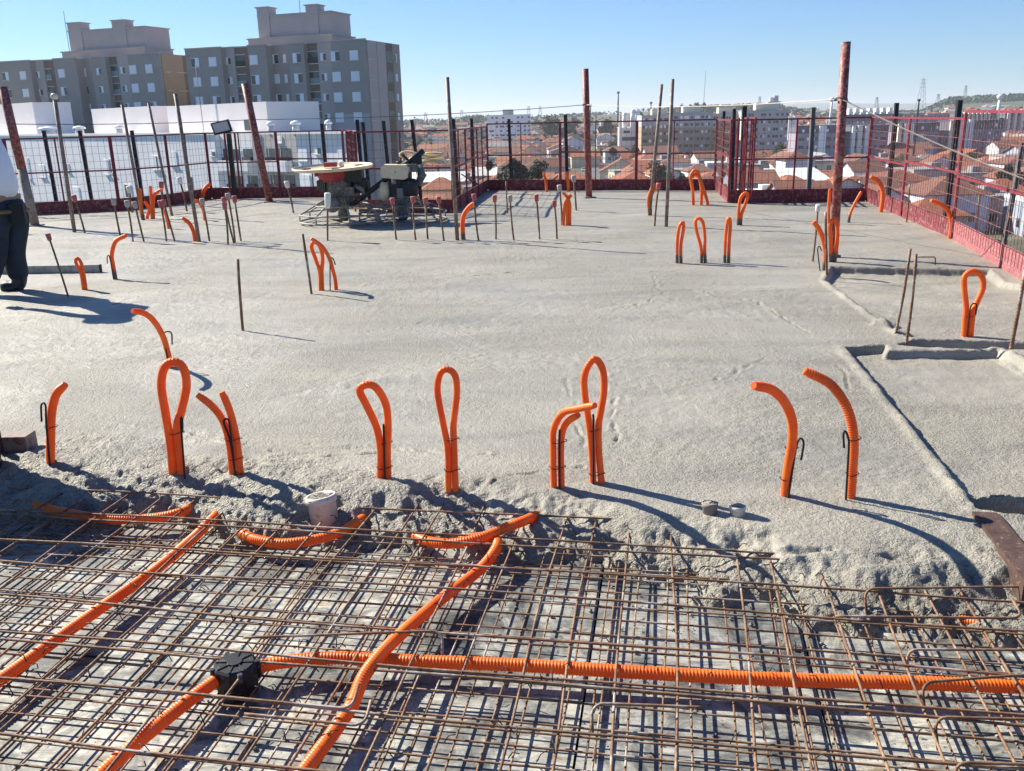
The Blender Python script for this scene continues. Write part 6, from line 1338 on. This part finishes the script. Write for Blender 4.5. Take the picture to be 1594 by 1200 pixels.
# wooded hill and far green, one mass
rg_ = np.random.default_rng(77); n1, n2, n3 = 9000, 11000, 5000
wpx = np.r_[rg_.uniform(1440, 1900, n1), rg_.uniform(560, 1460, n2), rg_.uniform(560, 1500, n3)]
wd = np.r_[rg_.uniform(1300, 1600, n1), rg_.uniform(1150, 1600, n2), rg_.uniform(500, 1150, n3)]
wh = np.r_[rg_.uniform(0, 10, n1) * np.clip((wpx[:n1] - 1438) / 45, 0, 1), rg_.uniform(0, 6, n2) * np.where((wpx[n1:n1 + n2] > 1230), 0.3, 0.8), rg_.uniform(1, 6, n3)]
wx = (wpx - 797) / FH * wd
keep = (np.arange(len(wx)) < n1) | (fbm(wx / 90, wd / 90, 200, 3) > -0.04)
wx, wd, wh = wx[keep], wd[keep], wh[keep]; P_ = np.stack([wx, wd, terr(wx, wd) + wh], 1); n_ = len(P_)
A_ = rg_.normal(size=(n_, 3)); A_ /= np.linalg.norm(A_, axis=1)[:, None]; B_ = np.cross(A_, rg_.normal(size=(n_, 3))); B_ /= np.linalg.norm(B_, axis=1)[:, None]; S_ = rg_.uniform(1.2, 2.6, (n_, 1))
mw = MB(); mw.v = np.stack([P_ - A_ * S_, P_ + B_ * S_, P_ + A_ * S_, P_ - B_ * S_], 1).reshape(-1, 3).tolist(); mw.f = np.arange(4 * n_).reshape(-1, 4).tolist(); mw.m = [0] * n_; mw.sm = [False] * n_
tag(mw.build('distant_woodland', LEAF[0]), 'distant dark green woods on the low hills of the skyline', 'woodland', kind='stuff')

# ------------------------------------------------------------------ masts, pylons, chimneys on the skyline
def pylon(label, px, pyt, pyb, D, w=7, mat='greypost'):
    B = at(px, pyb, D); T = at(px, pyt, D); h = float(T[2] - B[2]); t = thing('power_pylon', label, 'pylon', B, 0, 'lattice pylons on the skyline'); wm = w * D / FH / 2; r = max(0.12, 0.35 * D / FH)
    m1 = MB()
    for sx in (-1, 1):
        for sy in (-1, 1): MB().bar((sx * wm, sy * wm, 0), (sx * wm * 0.18, sy * wm * 0.18, h), r).build('lattice_leg', MAT[mat], t)
    m2 = MB()
    for k in range(6):
        z0, z1 = h * k / 6, h * (k + 1) / 6; w0, w1 = wm * (1 - 0.82 * k / 6), wm * (1 - 0.82 * (k + 1) / 6); m2.bar((-w0, -w0, z0), (w1, -w1, z1), r * 0.7); m2.bar((w0, -w0, z0), (-w1, -w1, z1), r * 0.7)
    m2.build('brace', MAT[mat], t)
    for f in (0.72, 0.84, 0.95): MB().bar((-wm * 0.9, 0, h * f), (wm * 0.9, 0, h * f), r).build('cross_arm', MAT[mat], t)
for a in [('tallest lattice pylon on the right skyline', 1433, 122, 170, 1300, 12), ('slim lattice pylon right of the tallest', 1500, 133, 168, 1500, 7), ('small pylon over the wooded hill', 1459, 146, 166, 1500, 7),
          ('small pylon left of the tallest', 1364, 151, 168, 1400, 6), ('pylon on the left ridge beyond the thin pole', 663, 175, 192, 1700, 7), ('pylon right of the thin pole on the left ridge', 719, 171, 190, 1700, 8),
          ('pylon behind the white slab block, left', 823, 165, 186, 1700, 7), ('pylon behind the white slab block, right', 841, 165, 186, 1700, 7), ('small pylon behind the beige blocks', 1061, 161, 178, 1500, 6), ('small pylon by the folded panels', 1182, 150, 166, 1300, 5)]: pylon(*a)
def mast(label, px, pyt, pyb, D, w, mat, name='radio_mast', cat='mast', dish=False):
    B = at(px, pyb, D); T = at(px, pyt, D); t = thing(name, label, cat, B); h = float(T[2] - B[2]); r = w / 2 * D / FH
    MB().lathe([(r, -6), (r * 0.85, h * 0.5), (r * 0.7, h)], (0, 0, 0), 10).build('shaft', mat, t)
    MB().lathe([(r * 0.9, h), (r * 1.5, h + r), (r * 1.5, h + 2 * r), (r, h + 2.4 * r)], (0, 0, 0), 10).build('head', mat, t)
mast('tall radio mast left of the white water towers', 962, 146, 178, 700, 3, MAT['greypost'])
mast('short chimney behind the tan block', 1013, 162, 176, 800, 3, MAT['greypost'], 'chimney', 'chimney')
mast('dark thin chimney right of the middle red prop', 919, 166, 186, 800, 3, MAT['pipe'], 'chimney', 'chimney')
mast('tall white chimney left of the tall right prop', 1292, 158, 195, 520, 5, WHT, 'chimney', 'chimney')
mast('white water column on the right skyline', 1552, 155, 188, 520, 6, WHT, 'water_column', 'water tower')
mast('green pole between the far fence posts', 1428, 158, 182, 150, 3.2, cm('green_pole', (0.03, 0.09, 0.09)), 'green_pole', 'pole')
mast('thin grey mast on the left skyline', 646, 184, 196, 900, 2, MAT['greypost'])

# ------------------------------------------------------------------ the air
hz = MB().bx(-9500, 9500, -60, 14500, -75, 130); m = bpy.data.materials.new('haze'); m.use_nodes = True; nt = m.node_tree
nt.nodes.remove(nt.nodes['Principled BSDF']); pv = N(nt, 'ShaderNodeVolumePrincipled', Density=0.00017, Anisotropy=0.2); pv.inputs['Color'].default_value = (0.86, 0.92, 1.0, 1)
nt.links.new(pv.outputs[0], nt.nodes['Material Output'].inputs['Volume'])
hzo = hz.build('haze', m); m.cycles.homogeneous_volume = True; tag(hzo, 'thin pale daytime haze over the town', kind='stuff')
